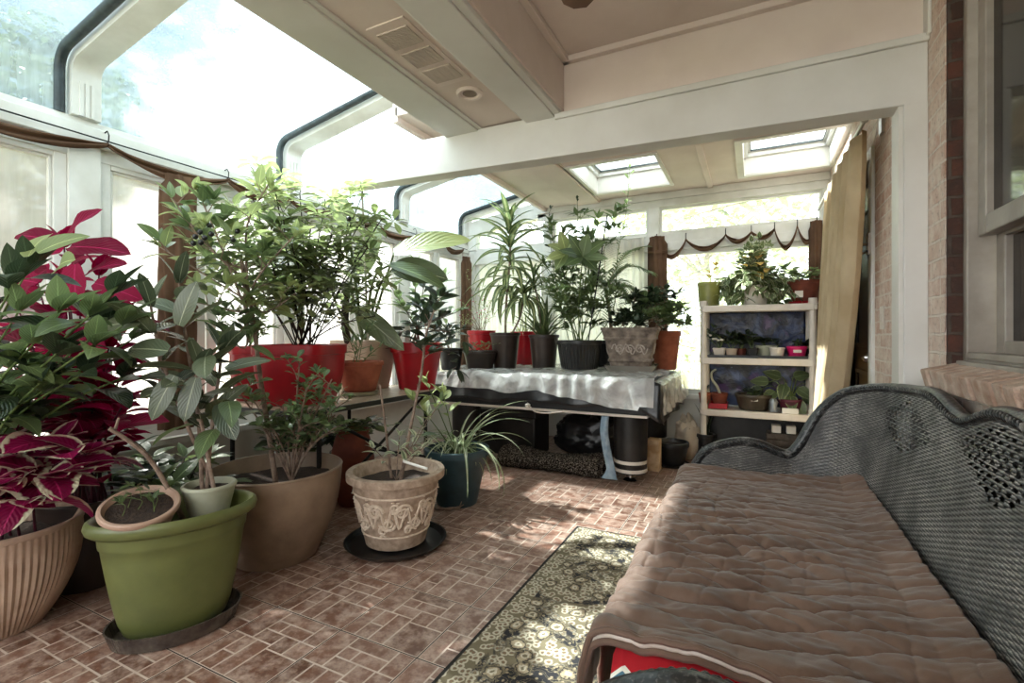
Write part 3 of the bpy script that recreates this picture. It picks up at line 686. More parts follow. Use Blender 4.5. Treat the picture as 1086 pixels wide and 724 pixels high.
# quilted throw draped over the seat, its near edge turned up
def tri(x): x = x-math.floor(x); return abs(x*2-1)*2-1
def quiltf(u, v):
    """u from the back to the front hem, v from the near edge to the far arm"""
    y = lerp(1.035, 2.515, v); L = u*1.0
    yy = y + .05*u*(1-v)*.6
    if L < .66: x = .415-L*1.06; z = .478
    else:
        q = clamp((L-.66)/.34); a = q*pi/2
        x = -.285-.052*sin(min(a*1.6, pi/2)) - .018*q; z = .478-.05*(1-cos(min(a*2.2, pi/2)))-.145*max(0, q-.28)/.72
    if u < .08: z += (.08-u)*.35
    if v > .93: z += (v-.93)*.35*(1 if u < .8 else .2)
    # broad sags and folds running from the front edge inwards
    z += .014*NZ.noise(V((x*2.4, y*2.1, 1.7)))
    wv = NZ.noise(V((x*2.2+y*.8, y*1.6, 4.)))
    amt = clamp(1-abs(y-1.55)/.55)*clamp((.32-x)/.35)
    fold = abs(sin((y-x*.55+wv*.11)*27.)); z += .017*(fold**.7-.6)*amt
    cr = abs(NZ.noise(V((x*3.0-y*1.5, y*11+x*5, 9.)))); z -= .013*(1-clamp(cr*4.5))*(.4+amt)
    cr2 = abs(NZ.noise(V((x*7+2, y*26-x*9, 3.)))); z -= .0026*(1-clamp(cr2*3.5))
    # quilting: zigzag stitched lines along the seat, fainter ones across
    wvx = .010*NZ.noise(V((x*5, y*5, 2)))
    a = (x+wvx+.03*sin(y*7))/.10; s1 = abs(a-round(a))*.10
    b = (y+wvx*1.6-.10*x+.05*sin(x*6+y*2))/.082; s2 = abs(b-round(b))*.082
    z -= .0040*math.exp(-(s1/.0045)**2)*clamp(.45+NZ.noise(V((x*3, y*3, 6)))*1.6)+.0075*math.exp(-(s2/.005)**2)-.006*min(1, s2/.03)**.7
    f1 = NZ.noise(V((x*9, y*34, 5))); z += .0042*f1+.0030*NZ.noise(V((x*38-y*12, y*46, 8)))
    if v < .05:                                   # near edge, lifted and rolled
        k = (1-v/.05); z += .030*k*(1-.5*k)+.012*NZ.noise(V((x*6, 0, 8))); yy -= .012*k
    if q_under(x, v): pass
    return (x, yy, z+.004)
def q_under(x, v): return False
tq = NT('brown_quilt'); o = tq.obj()
cq = tq.mix(tq.ramp(tq.noise(5, 5.), [(.35, 0), (.7, 1)]), srgb(96,74,61), srgb(126,101,86))
cq = tq.mix(tq.math('MULTIPLY', tq.noise(120, 3.), .35), cq, srgb(84,62,50))
M['quilt'] = tq.out(tq.pbr(cq, .62, 0, tq.bump(tq.noise(420, 2.), .35, .002), .3, Sheen_Weight=.25))
M['lining'] = plain('pale_quilt_lining', srgb(226,218,208), .8, srgb(196,184,172), 14, .2, 120)
root = thing('quilted_throw', 'brown quilted throw spread over the wicker settee', 'quilt', (.05, 1.7, .45))
m = MB(); m.grid(230, 300, quiltf); m.build('quilt', M['quilt'], root, ang=180, solid=.008)
def edgef(dy, dz): return lambda i: V(quiltf(.14+i/90*.80, 0))+V((0, dy, dz))
m = MB(); m.tube([edgef(.004, -.016)(i) for i in range(91)], .008, 8); m.build('lining', M['lining'], root)
m = MB(); m.tube([edgef(-.006, -.001)(i) for i in range(91)], .0075, 8); m.tube([edgef(.0, -.028)(i) for i in range(91)], .009, 8); m.build('binding', M['quilt'], root)
m = MB()
def skirt(u, v): y = lerp(1.03, 2.5, u); return (-.318-.012*sin(y*23)+.01*NZ.noise(V((y*5, v*2, 0))), y, lerp(.40, .14, v))
m.grid(90, 10, skirt); m.build('underside', plain('pale_pinkish_backing', srgb(206,178,160), .8, srgb(186,156,138), 9, .1), root, solid=.004)

# ================================================================ PLASTIC-COVERED GAME TABLE
TX0, TX1, TY0, TY1, TZ = -2.62, -.66, 3.62, 4.92, .79
root = thing('game_table', 'black game table with drum legs under clear plastic sheeting', 'table', ((TX0+TX1)/2, (TY0+TY1)/2, 0))
m = MB(); m.box((TX0, TY0, .72), (TX1, TY1, TZ)); m.build('tabletop', M['blackmat'], root, bevel=.015, smooth=False)
m = MB(); m.box((TX0+.05, TY0+.03, .53), (TX1-.05, TY1-.03, .72)); m.build('apron', M['blackmat'], root, bevel=.01, smooth=False)
m = MB(); m.box((TX0+.04, TY0+.02, .515), (TX1-.04, TY1-.02, .535)); m.build('trim_strip', M['wplastic'], root, bevel=.003, smooth=False, label='white strip along the bottom of the apron')
for (x, y) in ((-.86, 3.80), (-2.36, 3.80), (-.86, 4.74), (-2.36, 4.74)):
    m = MB(); m.lathe([(.118,.07),(.122,.08),(.128,.3),(.132,.52),(.132,.53)], (x, y, 0), 36); lg = m.build('leg', M['black'], root)
    for z in (.095, .16):
        m = MB(); m.lathe([(.121,z-.014),(.1275,z-.012),(.1275,z+.012),(.121,z+.014)], (x, y, 0), 36); m.build('band', M['wplastic'], lg, label='white band round the black leg')
    m = MB(); m.lathe([(.016,.018),(.016,.075)], (x, y, 0), 16); m.lathe([(.052,0),(.056,.006),(.045,.016),(.016,.022)], (x, y, 0), 24); m.build('leveller_foot', M['chrome'], lg)
m = MB()
def blk(u, v):                                     # black liner hanging below the clear sheet
    x = lerp(TX0, TX1+.06, u); d = .03+.012*sin(u*40)+.01*NZ.noise(V((u*12, v*2, 3)))
    return (x, TY0-.012-d*v*.9, lerp(TZ, .60-.05*abs(NZ.noise(V((u*5, 0, 0))))-(.10 if u > .93 else 0)*(u-.93)/.07, v))
m.grid(90, 10, blk)
def blk2(u, v): y = lerp(TY0-.02, TY1, u); d = .03+.012*sin(u*30); return (TX1+.03+d*v, y, lerp(TZ, .50-.08*abs(NZ.noise(V((u*4, 5, 0)))), v))
m.grid(60, 10, blk2); m.build('black_liner', plain('black_poly_liner', srgb(20,20,21), .32, srgb(40,40,42), 9, .25, 18), root, solid=.003)
def sheet_mat():
    t = NT('clear_poly_sheet'); nm = t.bump(t.noise(9, 4., None, .55, 1.5), .5, .02)
    tp = t.n('BsdfTransparent'); tp.inputs[0].default_value = (.95,.96,.97,1)
    p = t.pbr(srgb(236,234,230), .22, 0, nm, .8)
    mx = t.n('MixShader'); t.set(mx.inputs[0], t.ramp(t.noise(5, 4., None, .6, 1.2), [(.35, .34), (.65, .62)])); t.t.links.new(tp.outputs[0], mx.inputs[1]); t.t.links.new(p, mx.inputs[2])
    return t.out(mx.outputs[0])
def crump(p):
    n = 0.
    for k, (f, a) in enumerate(((3, .018), (7, .009), (15, .003))): n += a*(1-2*abs(NZ.noise(V((p[0]*f+k*3, p[1]*f, p[2]*f)))))
    return n
m = MB(); O = .045
def sheet(u, v):
    w0 = .12+.05*NZ.noise(V((u*6, 0, 7)))+.10*clamp((u-.55)/.35)*(1 if u < .95 else .7); tot = w0+(TY1-TY0)
    s = v*tot; x = lerp(TX0-.02, TX1+.02, u)
    if s < w0: y = TY0-O-.03*(1-s/w0)+.012*sin(x*38+3*sin(x*5)); z = TZ+.008-(w0-s)
    else: y = TY0-O+(s-w0)*1.03; z = TZ+.010
    n = crump((x, y, z)); return (x, y-(n if s < w0 else 0), z+(n+.006 if s >= w0 else n*.3))
m.grid(150, 110, sheet)
def sheet2(u, v):
    y = lerp(TY0-O, TY1, u); h = .24+.06*NZ.noise(V((u*5, 0, 2))); x = TX1+.02+.045+.02*sin(y*30)*v; z = TZ+.008-h*v
    if v < .08: x = lerp(TX1+.0, x, v/.08)
    return (x+crump((x, y, z)), y, z)
m.grid(80, 30, sheet2)
M['poly'] = sheet_mat()
root2 = tag(m.build('plastic_sheet', M['poly'], loc=(0, 0, 0)), 'crumpled clear plastic sheet spread over the black game table', 'plastic sheet')

# ================================================================ SIDE TABLE OF RED POTS
GX0, GX1, GY0, GY1, GZ = -3.04, -2.15, 1.80, 3.16, .72
root = thing('folding_table', 'beige topped table with black legs holding the red pots', 'table', ((GX0+GX1)/2, (GY0+GY1)/2, 0))
m = MB(); m.box((GX0, GY0, GZ-.028), (GX1, GY1, GZ)); m.build('tabletop', plain('speckled_laminate', srgb(196,182,164), .35, srgb(158,142,124), 30), root, bevel=.006, smooth=False)
m = MB()
for q in (((GX0, GY0-.004, GZ-.034), (GX1, GY0+.012, GZ-.002)), ((GX0, GY1-.012, GZ-.034), (GX1, GY1+.004, GZ-.002)), ((GX1-.012, GY0, GZ-.034), (GX1+.005, GY1, GZ-.002))): m.box(*q)
m.build('edge_band', M['black'], root, bevel=.003, smooth=False)
for y in (GY0+.18, GY1-.18):
    for x in (GX0+.06, GX1-.06):
        m = MB(); m.tube([(x, y, 0), (x, y, GZ-.03)], .014, 10); m.build('leg', M['iron'], root)
    m = MB(); m.tube([(GX0+.06, y, .22), (GX1-.06, y, .22)], .010, 8); m.build('crossbar', M['iron'], root)
m = MB(); m.tube([(GX1-.07, GY0+.2, GZ-.05), (GX1-.07, GY1-.5, .30)], .010, 8); m.tube([(GX1-.07, GY1-.2, GZ-.05), (GX1-.07, GY0+.5, .30)], .010, 8); m.build('brace', M['iron'], root)

# ================================================================ SHELF UNIT
HX0, HX1, HY0, HY1 = -.43, .46, 4.60, 4.98; HZ = [.045, .475, .93, 1.385]
root = thing('shelf_unit', 'white plastic four-tier shelf unit before the back window', 'shelf', ((HX0+HX1)/2, (HY0+HY1)/2, 0))
for z in HZ:
    m = MB(); m.box((HX0, HY0, z-.045), (HX1, HY1, z)); m.box((HX0+.02, HY0-.006, z-.052), (HX1-.02, HY0+.02, z+.006)); m.build('shelf_board', M['wplastic'], root, bevel=.008, smooth=False)
for x in (HX0+.03, HX1-.03):
    for y in (HY0+.03, HY1-.03):
        m = MB(); m.tube([(x, y, 0), (x, y, HZ[3]-.03)], .026, 14)
        for z in HZ: m.tube([(x, y, z), (x, y, z+.05)], [.036, .030], 14); 
        m.tube([(x, y, HZ[3]), (x, y, HZ[3]+.02)], [.034, .03], 14); m.build('post', M['wplastic'], root)
t = NT('blue_printed_bag'); o = t.obj(); c = t.mix(t.ramp(t.noise(5, 5., None, .6, 1.), [(.45, 0), (.62, 1)]), srgb(16,18,30), srgb(44,62,104)); c = t.mix(t.ramp(t.noise(7, 3., None, .5), [(.56, 0), (.66, .8)]), c, srgb(78,48,100))
c = t.mix(t.ramp(t.noise(34, 5., None, .8), [(.62, 0), (.68, .7)]), c, srgb(128,150,168))
M['bluebag'] = t.out(t.pbr(c, .35, 0, t.bump(t.noise(12, 4., None, .6, 1.), .5, .02), .5))
m = MB()
def hang(z0, z1): return lambda u, v: (lerp(HX0+.05, HX1-.05, u), HY1-.012+.008*NZ.noise(V((u*8, v*5, z0)))-.006, lerp(z1, z0, v))
m.grid(40, 24, hang(.94, 1.345)); tag(m.build('printed_plastic_bag', M['bluebag'], solid=.002), 'dark blue and purple plastic bag hung behind the upper shelf', 'bag')
m = MB(); m.grid(40, 24, hang(.485, .875)); tag(m.build('printed_plastic_bag', M['bluebag'], solid=.002), 'dark blue speckled plastic bag hung behind the second lowest shelf', 'bag')

m = MB(); m.box((HX0+.06, 4.87, HZ[0]+.002), (HX1-.06, 4.96, HZ[0]+.36)); m.box((HX0+.05, 4.86, HZ[0]+.33), (HX1-.05, 4.97, HZ[0]+.375))
tag(m.build('backdrop_crate', M['black'], bevel=.006, smooth=False), 'black crate added as a dark backdrop to the bottom shelf', 'crate')  # added dark backdrop that blackens the bottom shelf
# ================================================================ CURTAINS, ROD AND HOOKS
def cloth_mat(name, c1, c2, tr=.25, bump=.2):
    t = NT(name); col = t.mix(t.ramp(t.noise(4, 4.), [(.35, 0), (.65, 1)]), c1, c2)
    p = t.pbr(col, .85, 0, t.bump(t.noise(260, 2.), bump, .002), .2); l = t.n('BsdfTranslucent'); t.set(l.inputs[0], col)
    mx = t.n('MixShader'); mx.inputs[0].default_value = tr; t.t.links.new(p, mx.inputs[1]); t.t.links.new(l.outputs[0], mx.inputs[2]); return t.out(mx.outputs[0])
M['cream'] = cloth_mat('cream_curtain', srgb(226,208,176), srgb(208,186,150), .35)
M['brown'] = cloth_mat('brown_curtain', srgb(122,94,74), srgb(96,72,56), .3)
M['sheer'] = cloth_mat('white_sheer', srgb(236,234,228), srgb(224,220,212), .55)
root = thing('door_curtain', 'cream curtain gathered on a rod beside the house door', 'curtain', (.42, 4.0, 2.2))
m = MB()
def dcur(u, v):
    z = lerp(2.19, .18, v); sp = .55+.45*v**.7
    y0 = 3.04+1.0*v**1.8; y = lerp(y0, 3.55+1.02*sp**.5, u)
    a = u*2*pi*6; amp = .030+.018*v
    x = .50+amp*sin(a)+.012*NZ.noise(V((u*6, v*3, 1))) - .05*v*sin(u*pi) - .02*v; return (min(x, .585), y+.012*cos(a), z)
m.grid(180, 40, dcur); m.build('cloth', M['cream'], root, ang=180, solid=.003)
m = MB(); m.tube([(.50, 3.0, 2.215), (.50, 4.95, 2.215)], .011, 10); m.tube([(.50, 3.0, 2.215), (.51, 2.99, 2.23), (.55, 3.04, 2.26), (.60, 3.10, 2.275)], .010, 10); m.lathe([(0,-.02),(.018,-.01),(.018,.01),(0,.02)], (.50, 2.985, 2.215), 14)
m.box((.585, 3.07, 2.17), (.60, 3.13, 2.33)); m.build('curtain_rod', plain('pale_rod', srgb(206,200,190), .35, metal=.3), root)
def bunch(name, label, mat, x, y, z1, z0, r, ax, tie=None, group=None):
    root = thing(name, label, 'curtain', (x, y, z1), group); m = MB()
    rs = random.random()*9; n = 44
    def fn(u, v):
        a = u*2*pi; z = lerp(z1, z0, v); rr = r*(1+.25*sin(a*7+rs)+.15*sin(a*3+v*2)+.12*NZ.noise(V((cos(a)*2, sin(a)*2, z*4+rs))))*(1 if v > .03 else .75)
        return (x+rr*cos(a)*(.6 if ax == 'Y' else 1), y+rr*sin(a)*(1 if ax == 'Y' else .6), z)
    m.grid(n, 40, fn); m.build('cloth', mat, root, ang=180)
    if tie:
        m = MB(); m.lathe([(r*1.15, -.012), (r*1.22, 0), (r*1.15, .012)], (x, y, tie), 20, sx=.62 if ax == 'Y' else 1, sy=1 if ax == 'Y' else .62); m.build('tieback', mat, root)
    return root
bunch('gathered_curtain', 'brown curtain gathered in a bundle between the left side windows', M['brown'], XL+.10, 1.70, 2.07, .58, .085, 'Y', 1.3)
bunch('gathered_curtain', 'brown curtain gathered in the far left corner of the room', M['brown'], XL+.13, 4.86, 2.05, .58, .07, 'Y')
bunch('gathered_curtain', 'brown curtain gathered on the white mullion behind the carved planter', M['brown'], -.87, YB-.10, 2.12, .55, .075, 'X', 1.96)
bunch('gathered_curtain', 'brown curtain gathered between the shelf unit and the cream curtain', M['brown'], .495, YB-.075, 2.14, .55, .05, 'X')
root = thing('sheer_curtain', 'white sheer curtain at the back window behind the palms', 'curtain', (-1.3, YB-.06, 2.12))
m = MB()
def sh(u, v): x = lerp(-1.98, -1.0, u); return (x, YB-.065+.016*sin(u*2*pi*13)+.008*sin(u*31+v), lerp(2.13, .56, v))
m.grid(160, 12, sh); m.build('cloth', M['sheer'], root, ang=180)
m = MB(); m.tube([(-2.0, YB-.065, 2.13), (-.99, YB-.065, 2.13)], .008, 8); m.build('curtain_rod', M['frame'], root)
root = thing('sheer_curtain', 'white sheer curtain at the back corner behind the corn plant', 'curtain', (-2.6, YB-.06, 1.98))
m = MB()
def sh2(u, v): x = lerp(-2.95, -2.15, u); return (x, YB-.065+.014*sin(u*2*pi*11)+.008*sin(u*27+v), lerp(1.97, .56, v))
m.grid(140, 12, sh2); m.build('cloth', M['sheer'], root, ang=180)
# thin rod along the side windows with open hooks and brown swags
root = thing('curtain_wire', 'thin black curtain wire along the left side windows', 'curtain wire', (XL+.05, 2.5, 2.165))
m = MB(); m.tube([(XL+.055, -1.3, 2.165), (XL+.055, 5.0, 2.165)], .004, 6); m.build('wire', M['iron'], root)
HK = [.55, 1.36, 2.02, 2.50, 2.86, 3.4, 4.0, 4.5]
for y in HK:
    m = MB(); m.tube([(XL+.03, y, 2.215), (XL+.055, y, 2.22), (XL+.072, y, 2.195), (XL+.068, y, 2.16), (XL+.05, y, 2.155)], .0035, 6); m.build('hook', M['iron'], root)
def swag(mb, a, b, dip, h, ax, seed):
    a, b = V(a), V(b); n = 26
    for i in range(1):
        def fn(u, v):
            p = a.lerp(b, u); s = sin(pi*u)**.8; z = p.z-dip*s-(h*(.35+.65*s))*v*.8
            k = .014*sin(v*9+u*7+seed)+.008*NZ.noise(V((u*7, v*4, seed)))
            return (p.x+k, p.y, z) if ax == 'Y' else (p.x, p.y+k, z)
        mb.grid(n, 9, fn)
root = thing('curtain_swag', 'brown rolled-up curtain slung from hooks along the left side windows', 'curtain', (XL+.06, 2.4, 2.15))
for i, (a, b) in enumerate(zip([-.3]+HK, HK+[4.9])):
    m = MB(); swag(m, (XL+.062, a, 2.155), (XL+.062, b, 2.155), .035 if b-a < .6 else .05, .07, 'Y', i*2.3); m.build('swag', M['brown'], root, ang=180, solid=.006)
root = thing('curtain_swag', 'brown curtain looped on hooks across the back window above the shelf', 'curtain', (-.2, YB-.06, 2.10))
BK = [(-.88, 2.10), (-.60, 2.085), (-.24, 2.095), (-.02, 2.10), (.17, 2.11), (.35, 2.12), (.50, 2.125)]
for i, (a, b) in enumerate(zip(BK, BK[1:])):
    m = MB(); dp = (.16, .10, .06, .05, .17, .14)[i]
    swag(m, (a[0], YB-.055, a[1]), (b[0], YB-.055, b[1]), dp, .055, 'X', i*1.7); m.build('swag', M['brown'], root, ang=180, solid=.006)
for x, z in BK:
    m = MB(); m.tube([(x, YB-.03, z+.05), (x, YB-.045, z+.055), (x, YB-.065, z+.03), (x, YB-.06, z-.005), (x, YB-.045, z)], .004, 6); m.build('hook', M['iron'], root)

# ================================================================ UNDER AND BESIDE THE TABLE
t = NT('flecked_shag'); c = t.mix(t.ramp(t.noise(95, 4., None, .7), [(.50, 0), (.60, 1)]), srgb(34,28,24), srgb(150,138,126))
M['shag'] = t.out(t.pbr(c, .95, 0, t.bump(t.noise(150, 4.), 1., .02), .1))
m = MB()
def roll(u, v):
    a = v*2*pi; x = lerp(-2.0, -1.06, u); r = (.095+.02*sin(u*7+1)+.012*NZ.noise(V((u*8, cos(a), sin(a)))))*(1 if .03 < u < .97 else .8)
    k = .012*NZ.noise(V((u*40, cos(a)*6, sin(a)*6))); return (x, 3.86+(r*1.5+k)*cos(a)-.06*sin(u*3), max(.004, .075+(r+k)*sin(a)*.85))
m.grid(90, 40, roll)
tag(m.build('rolled_rug', M['shag']), 'dark flecked shaggy rug rolled up on the floor under the game table', 'rug')
def sack(name, label, cat, c, rx, ry, rz, mat, seed, tie=True, tags=()):
    m = MB()
    def fn(u, v):
        a = u*2*pi; b = (v-.5)*pi; k = 1+.22*NZ.noise(V((cos(a)*1.5+seed, sin(a)*1.5, b*1.5)))+.10*NZ.noise(V((cos(a)*5+seed, sin(a)*5, b*5)))
        z = rz*(sin(b)+1)*k; rr = cos(b)**.6 if v < .85 else cos(b)
        return (c[0]+rx*rr*cos(a)*k, c[1]+ry*rr*sin(a)*k, max(.003, c[2]+z))
    m.grid(48, 28, fn); return tag(m.build(name, mat, loc=c), label, cat)
sack('rubbish_bag', 'black bag of stuff slumped under the game table', 'bag', (-1.38, 4.45, 0), .38, .28, .19, plain('black_bag', srgb(15,15,16), .35, srgb(30,30,32), 9, .5, 16), 3.)
m = MB(); m.box((-2.40, 4.08, .0), (-1.80, 4.44, .40)); m.box((-2.42, 4.06, .36), (-1.78, 4.46, .43))
tag(m.build('dark_filler_tub', M['black'], bevel=.015, smooth=False), 'black lidded tub added to darken the left end under the game table', 'tub')  # added dark filler, hides the bright wall between the table legs
sack('plastic_bag', 'pale translucent plastic bag standing beside the shelf unit', 'bag', (-.545, 4.70, 0), .11, .13, .19, cloth_mat('white_bag', srgb(224,212,196), srgb(206,192,176), .4), 8.)
m = MB(); Pd = [(-1.005, 3.60, .52), (-1.01, 3.59, .40), (-.99, 3.60, .25), (-.965, 3.605, .12), (-.975, 3.60, .05)]
Pc = catmull(Pd, 8)
def den(u, v): p = Pc[round(u*(len(Pc)-1))]; w = lerp(.028, .034, u)+.03*clamp((u-.75)/.25); return (p.x+(v-.5)*w*2, p.y-.012*sin(v*pi)-.004*sin(v*9+u*5), max(.004, p.z))
m.grid(len(Pc), 9, den); tag(m.build('denim_strip', plain('faded_denim', srgb(150,166,178), .9, srgb(112,132,148), 14, .3, 200), solid=.005), 'strip of faded blue denim hanging against the black table leg', 'cloth strip')
tag(MB().box((-.80, 4.13, 0), (-.70, 4.25, .26)).build('wooden_block', M['wood'], bevel=.006, smooth=False), 'pale wooden block standing on end behind the front table leg', 'wooden block')
m = MB(); m.tube(catmull([(-1.62, 3.585, .55), (-1.57, 3.57, .52), (-1.48, 3.565, .515), (-1.36, 3.57, .53), (-1.33, 3.58, .545)], 6), .006, 8); m.lathe([(0,-.022),(.02,-.012),(.022,.006),(0,.02)], (-1.64, 3.58, .565), 14)
tag(m.build('white_cord', M['wplastic']), 'white cord with a knob hanging below the table edge', 'cord')
# ================================================================ LEAF KINDS
LM = {}
LM['green'] = leafmat('glossy_green_leaf', srgb(62,92,44), srgb(118,144,66), rough=.33)
LM['dark'] = leafmat('dark_green_leaf', srgb(30,46,28), srgb(58,80,44), rough=.3, trans=.22)
LM['rubber'] = leafmat('rubber_plant_leaf', srgb(56,72,48), srgb(108,118,72), rough=.26, trans=.2, vein=srgb(170,176,130))
LM['lime'] = leafmat('lime_leaf', srgb(104,132,56), srgb(176,188,92), rough=.4, trans=.42)
LM['scheff'] = leafmat('umbrella_tree_leaf', srgb(78,108,48), srgb(148,164,74), rough=.32, trans=.4)
LM['coleus'] = leafmat('magenta_coleus_leaf', srgb(78,6,34), srgb(158,10,64), vein=srgb(190,44,100), rough=.55, trans=.25, tcol=srgb(214,16,90), spec=.15)
LM['coleus2'] = leafmat('cream_edged_coleus_leaf', srgb(92,8,44), srgb(140,18,74), vein=srgb(190,50,110), edge=srgb(206,204,160), edge_at=.36, rough=.5, trans=.35, tcol=srgb(210,40,120), spec=.2)
LM['varie'] = leafmat('striped_strap_leaf', srgb(196,204,150), srgb(214,218,176), mid=srgb(78,112,50), mid_at=.20, rough=.35, trans=.3, vein=srgb(90,124,60))
LM['drac'] = leafmat('corn_plant_leaf', srgb(70,100,44), srgb(108,134,60), mid=srgb(190,196,116), mid_at=.16, rough=.33, trans=.4, vein=srgb(196,200,130))
LM['spider'] = leafmat('spider_plant_leaf', srgb(88,116,60), srgb(140,158,88), mid=srgb(216,218,180), mid_at=.16, rough=.35, trans=.35, vein=srgb(220,222,190))
LM['pothos'] = leafmat('marbled_pothos_leaf', srgb(70,96,46), srgb(128,148,74), edge=srgb(222,222,178), edge_at=.40, rough=.35, trans=.3)
LM['pothosy'] = leafmat('yellowing_leaf', srgb(200,150,84), srgb(206,182,96), rough=.5, trans=.4)
LM['banana'] = leafmat('banana_leaf', srgb(132,156,64), srgb(190,200,86), vein=srgb(214,220,140), rough=.3, trans=.5, tcol=srgb(206,214,90))
LM['palm'] = leafmat('palm_leaflet', srgb(60,86,40), srgb(108,130,62), rough=.4, trans=.35)
LM['philo'] = leafmat('heart_leaf', srgb(56,82,40), srgb(104,126,64), edge=srgb(140,156,96), edge_at=.42, rough=.3, trans=.25)
LM['out'] = leafmat('garden_leaf', srgb(120,146,72), srgb(190,204,120), rough=.5, trans=.5)
LM['tree'] = leafmat('tree_leaf', srgb(44,60,36), srgb(84,104,60), rough=.5, trans=.3)

# ================================================================ POTS
def pot_prof(rt, rb, h, rim=.03, ro=.008, wall=.010, belly=0., foot=0.):
    P = [(rb*.96, 0), (rb, .004)]; n = 8
    for k in range(1, n+1):
        t = k/n; P.append((lerp(rb, rt, t)+belly*sin(pi*t), lerp(.004, h-rim, t)))
    P += [(rt+ro, h-rim+.002), (rt+ro+.001, h-rim*.5), (rt+ro, h-.004), (rt+ro-.004, h), (rt-wall+.002, h), (rt-wall, h-.006)]
    P += [(lerp(rb, rt, .8)-wall, h*.84), (lerp(rb, rt, .75)-wall, h*.78)]
    return P
def soil(root, c, r, z, mat='soil', sx=1., sy=1., M_=None):
    m = MB(); n = 28; rings = []
    for k in range(5):
        rr = r*k/4; vs = []
        for j in range(n):
            a = 2*pi*j/n; p = V((rr*cos(a)*sx, rr*sin(a)*sy, 0)); p = (M_ @ p) if M_ is not None else p
            vs.append((c[0]+p.x, c[1]+p.y, z+.008*NZ.noise(V((p.x*30, p.y*30, z)))))
        rings.append(m.add(vs))
    for k in range(4):
        for j in range(n): m.face([rings[k]+j, rings[k]+(j+1)%n, rings[k+1]+(j+1)%n, rings[k+1]+j])
    m.build('soil', M[mat], root, ang=180)
def potted(name, label, c, rt, rb, h, mat, rim=.03, ro=.008, belly=0., group=None, cat='potted plant', fn=None, n=44, sq=0., rot=0., makesoil=True):
    root = thing(name, label, cat, c, group); m = MB(); Mz = Matrix.Rotation(rot, 3, 'Z')
    m.lathe(pot_prof(rt, rb, h, rim, ro, belly=belly), c, n, fn=fn, sq=sq, M=Mz); m.build('pot', mat if not isinstance(mat, str) else M[mat], root, ang=32)
    if makesoil: soil(root, c, lerp(rb, rt, .8)*(1.12 if sq else .97), c[2]+h*.83)
    return root
def saucer(name, label, c, r, h, mat, sx=1., sy=1., rot=0., group=None, fn=None, cat='saucer'):
    m = MB(); m.lathe([(r*.86,0),(r*.9,.003),(r,h-.003),(r*1.01,h),(r*.97,h),(r*.9,.009),(0,.008)], c, 64, sx=sx, sy=sy, M=Matrix.Rotation(rot, 3, 'Z'), fn=fn)
    return tag(m.build(name, M[mat], loc=c, ang=32), label, cat, group)

# ================================================================ GROWING
class Plant:
    def __init__(s, root): s.root = root; s.st = MB(); s.fo = {}
    def f(s, k='green'):
        return s.fo.setdefault(k, MB())
    def done(s, stem='bark', names=None):
        if s.st.f: s.st.build('stem', M[stem], s.root)
        for k, mb in s.fo.items():
            mb.build((names or {}).get(k, 'foliage'), LM[k], s.root, ang=180)
def rdir(az, el): return V((cos(az)*cos(el), sin(az)*cos(el), sin(el)))
def leaves_on(p, mat, path, n, L, W, shape='ovate', t0=.2, pet=.02, el=(-.1, .7), droop=(.3, .9), fold=.22, pairs=False, tip=True, spread=1.0, jit=.35, segs=6, phase=None):
    """leaves spiralling (or in pairs) along a path"""
    path = [V(q) for q in path]; k = len(path); az = U(0, 6.28) if phase is None else phase
    seg = [(path[i+1]-path[i]).length for i in range(k-1)]; tot = sum(seg)
    def at(t):
        d = t*tot
        for i in range(k-1):
            if d <= seg[i] or i == k-2: return path[i].lerp(path[i+1], clamp(d/max(1e-9, seg[i]))), (path[i+1]-path[i]).normalized()
            d -= seg[i]
    for i in range(n):
        t = t0+(1-t0)*(i+.5)/n; q, ax = at(min(1, t)); az += 2.4 if not pairs else (pi if i % 2 else pi/2)
        h = rdir(az, U(*el)); h = (h*spread+ax*U(.25, .7)).normalized(); sc_ = U(1-jit, 1+jit*.6)
        e = q+h*pet*sc_; 
        if pet > .012: p.st.tube([q, e], .0016, 4, cap=False)
        p.f(mat).leaf(e, h, L*sc_, W*sc_, shape, fold, U(*droop), segs, U(-.5, .5))
    if tip:
        q, ax = at(1.)
        for j in range(3): p.f(mat).leaf(q, (ax+rdir(az+j*2.1, .3)*.5).normalized(), L*.75, W*.7, shape, fold, .3, segs)
def stem(p, pts, r0, r1, n=8, sm=6): P = catmull(pts, sm); p.st.tube(P, [lerp(r0, r1, i/(len(P)-1)) for i in range(len(P))], n); return P
def twigs(p, mat, P, k, tl, nl, L, W, t0=.25, t1=1., up=.5, r=.0028, **kw):
    """side twigs off a stem, each with its own leaves"""
    for i in range(k):
        t = lerp(t0, t1, (i+U(.1, .9))/k); q = P[min(len(P)-1, int(t*(len(P)-1)))]
        d = rdir(U(0, 6.28), U(-.1, .7)); d = (d+V((0, 0, up))).normalized(); l = tl*U(.6, 1.25)
        mid = q+d*l*.5+V((0, 0, l*.05)); e = q+d*l+V((U(-1,1), U(-1,1), U(-.6,.6)))*l*.18
        T = catmull([q, mid, e], 4); p.st.tube(T, [r, r*.5], 5, cap=False); leaves_on(p, mat, T, nl, L, W, t0=.25, **kw)
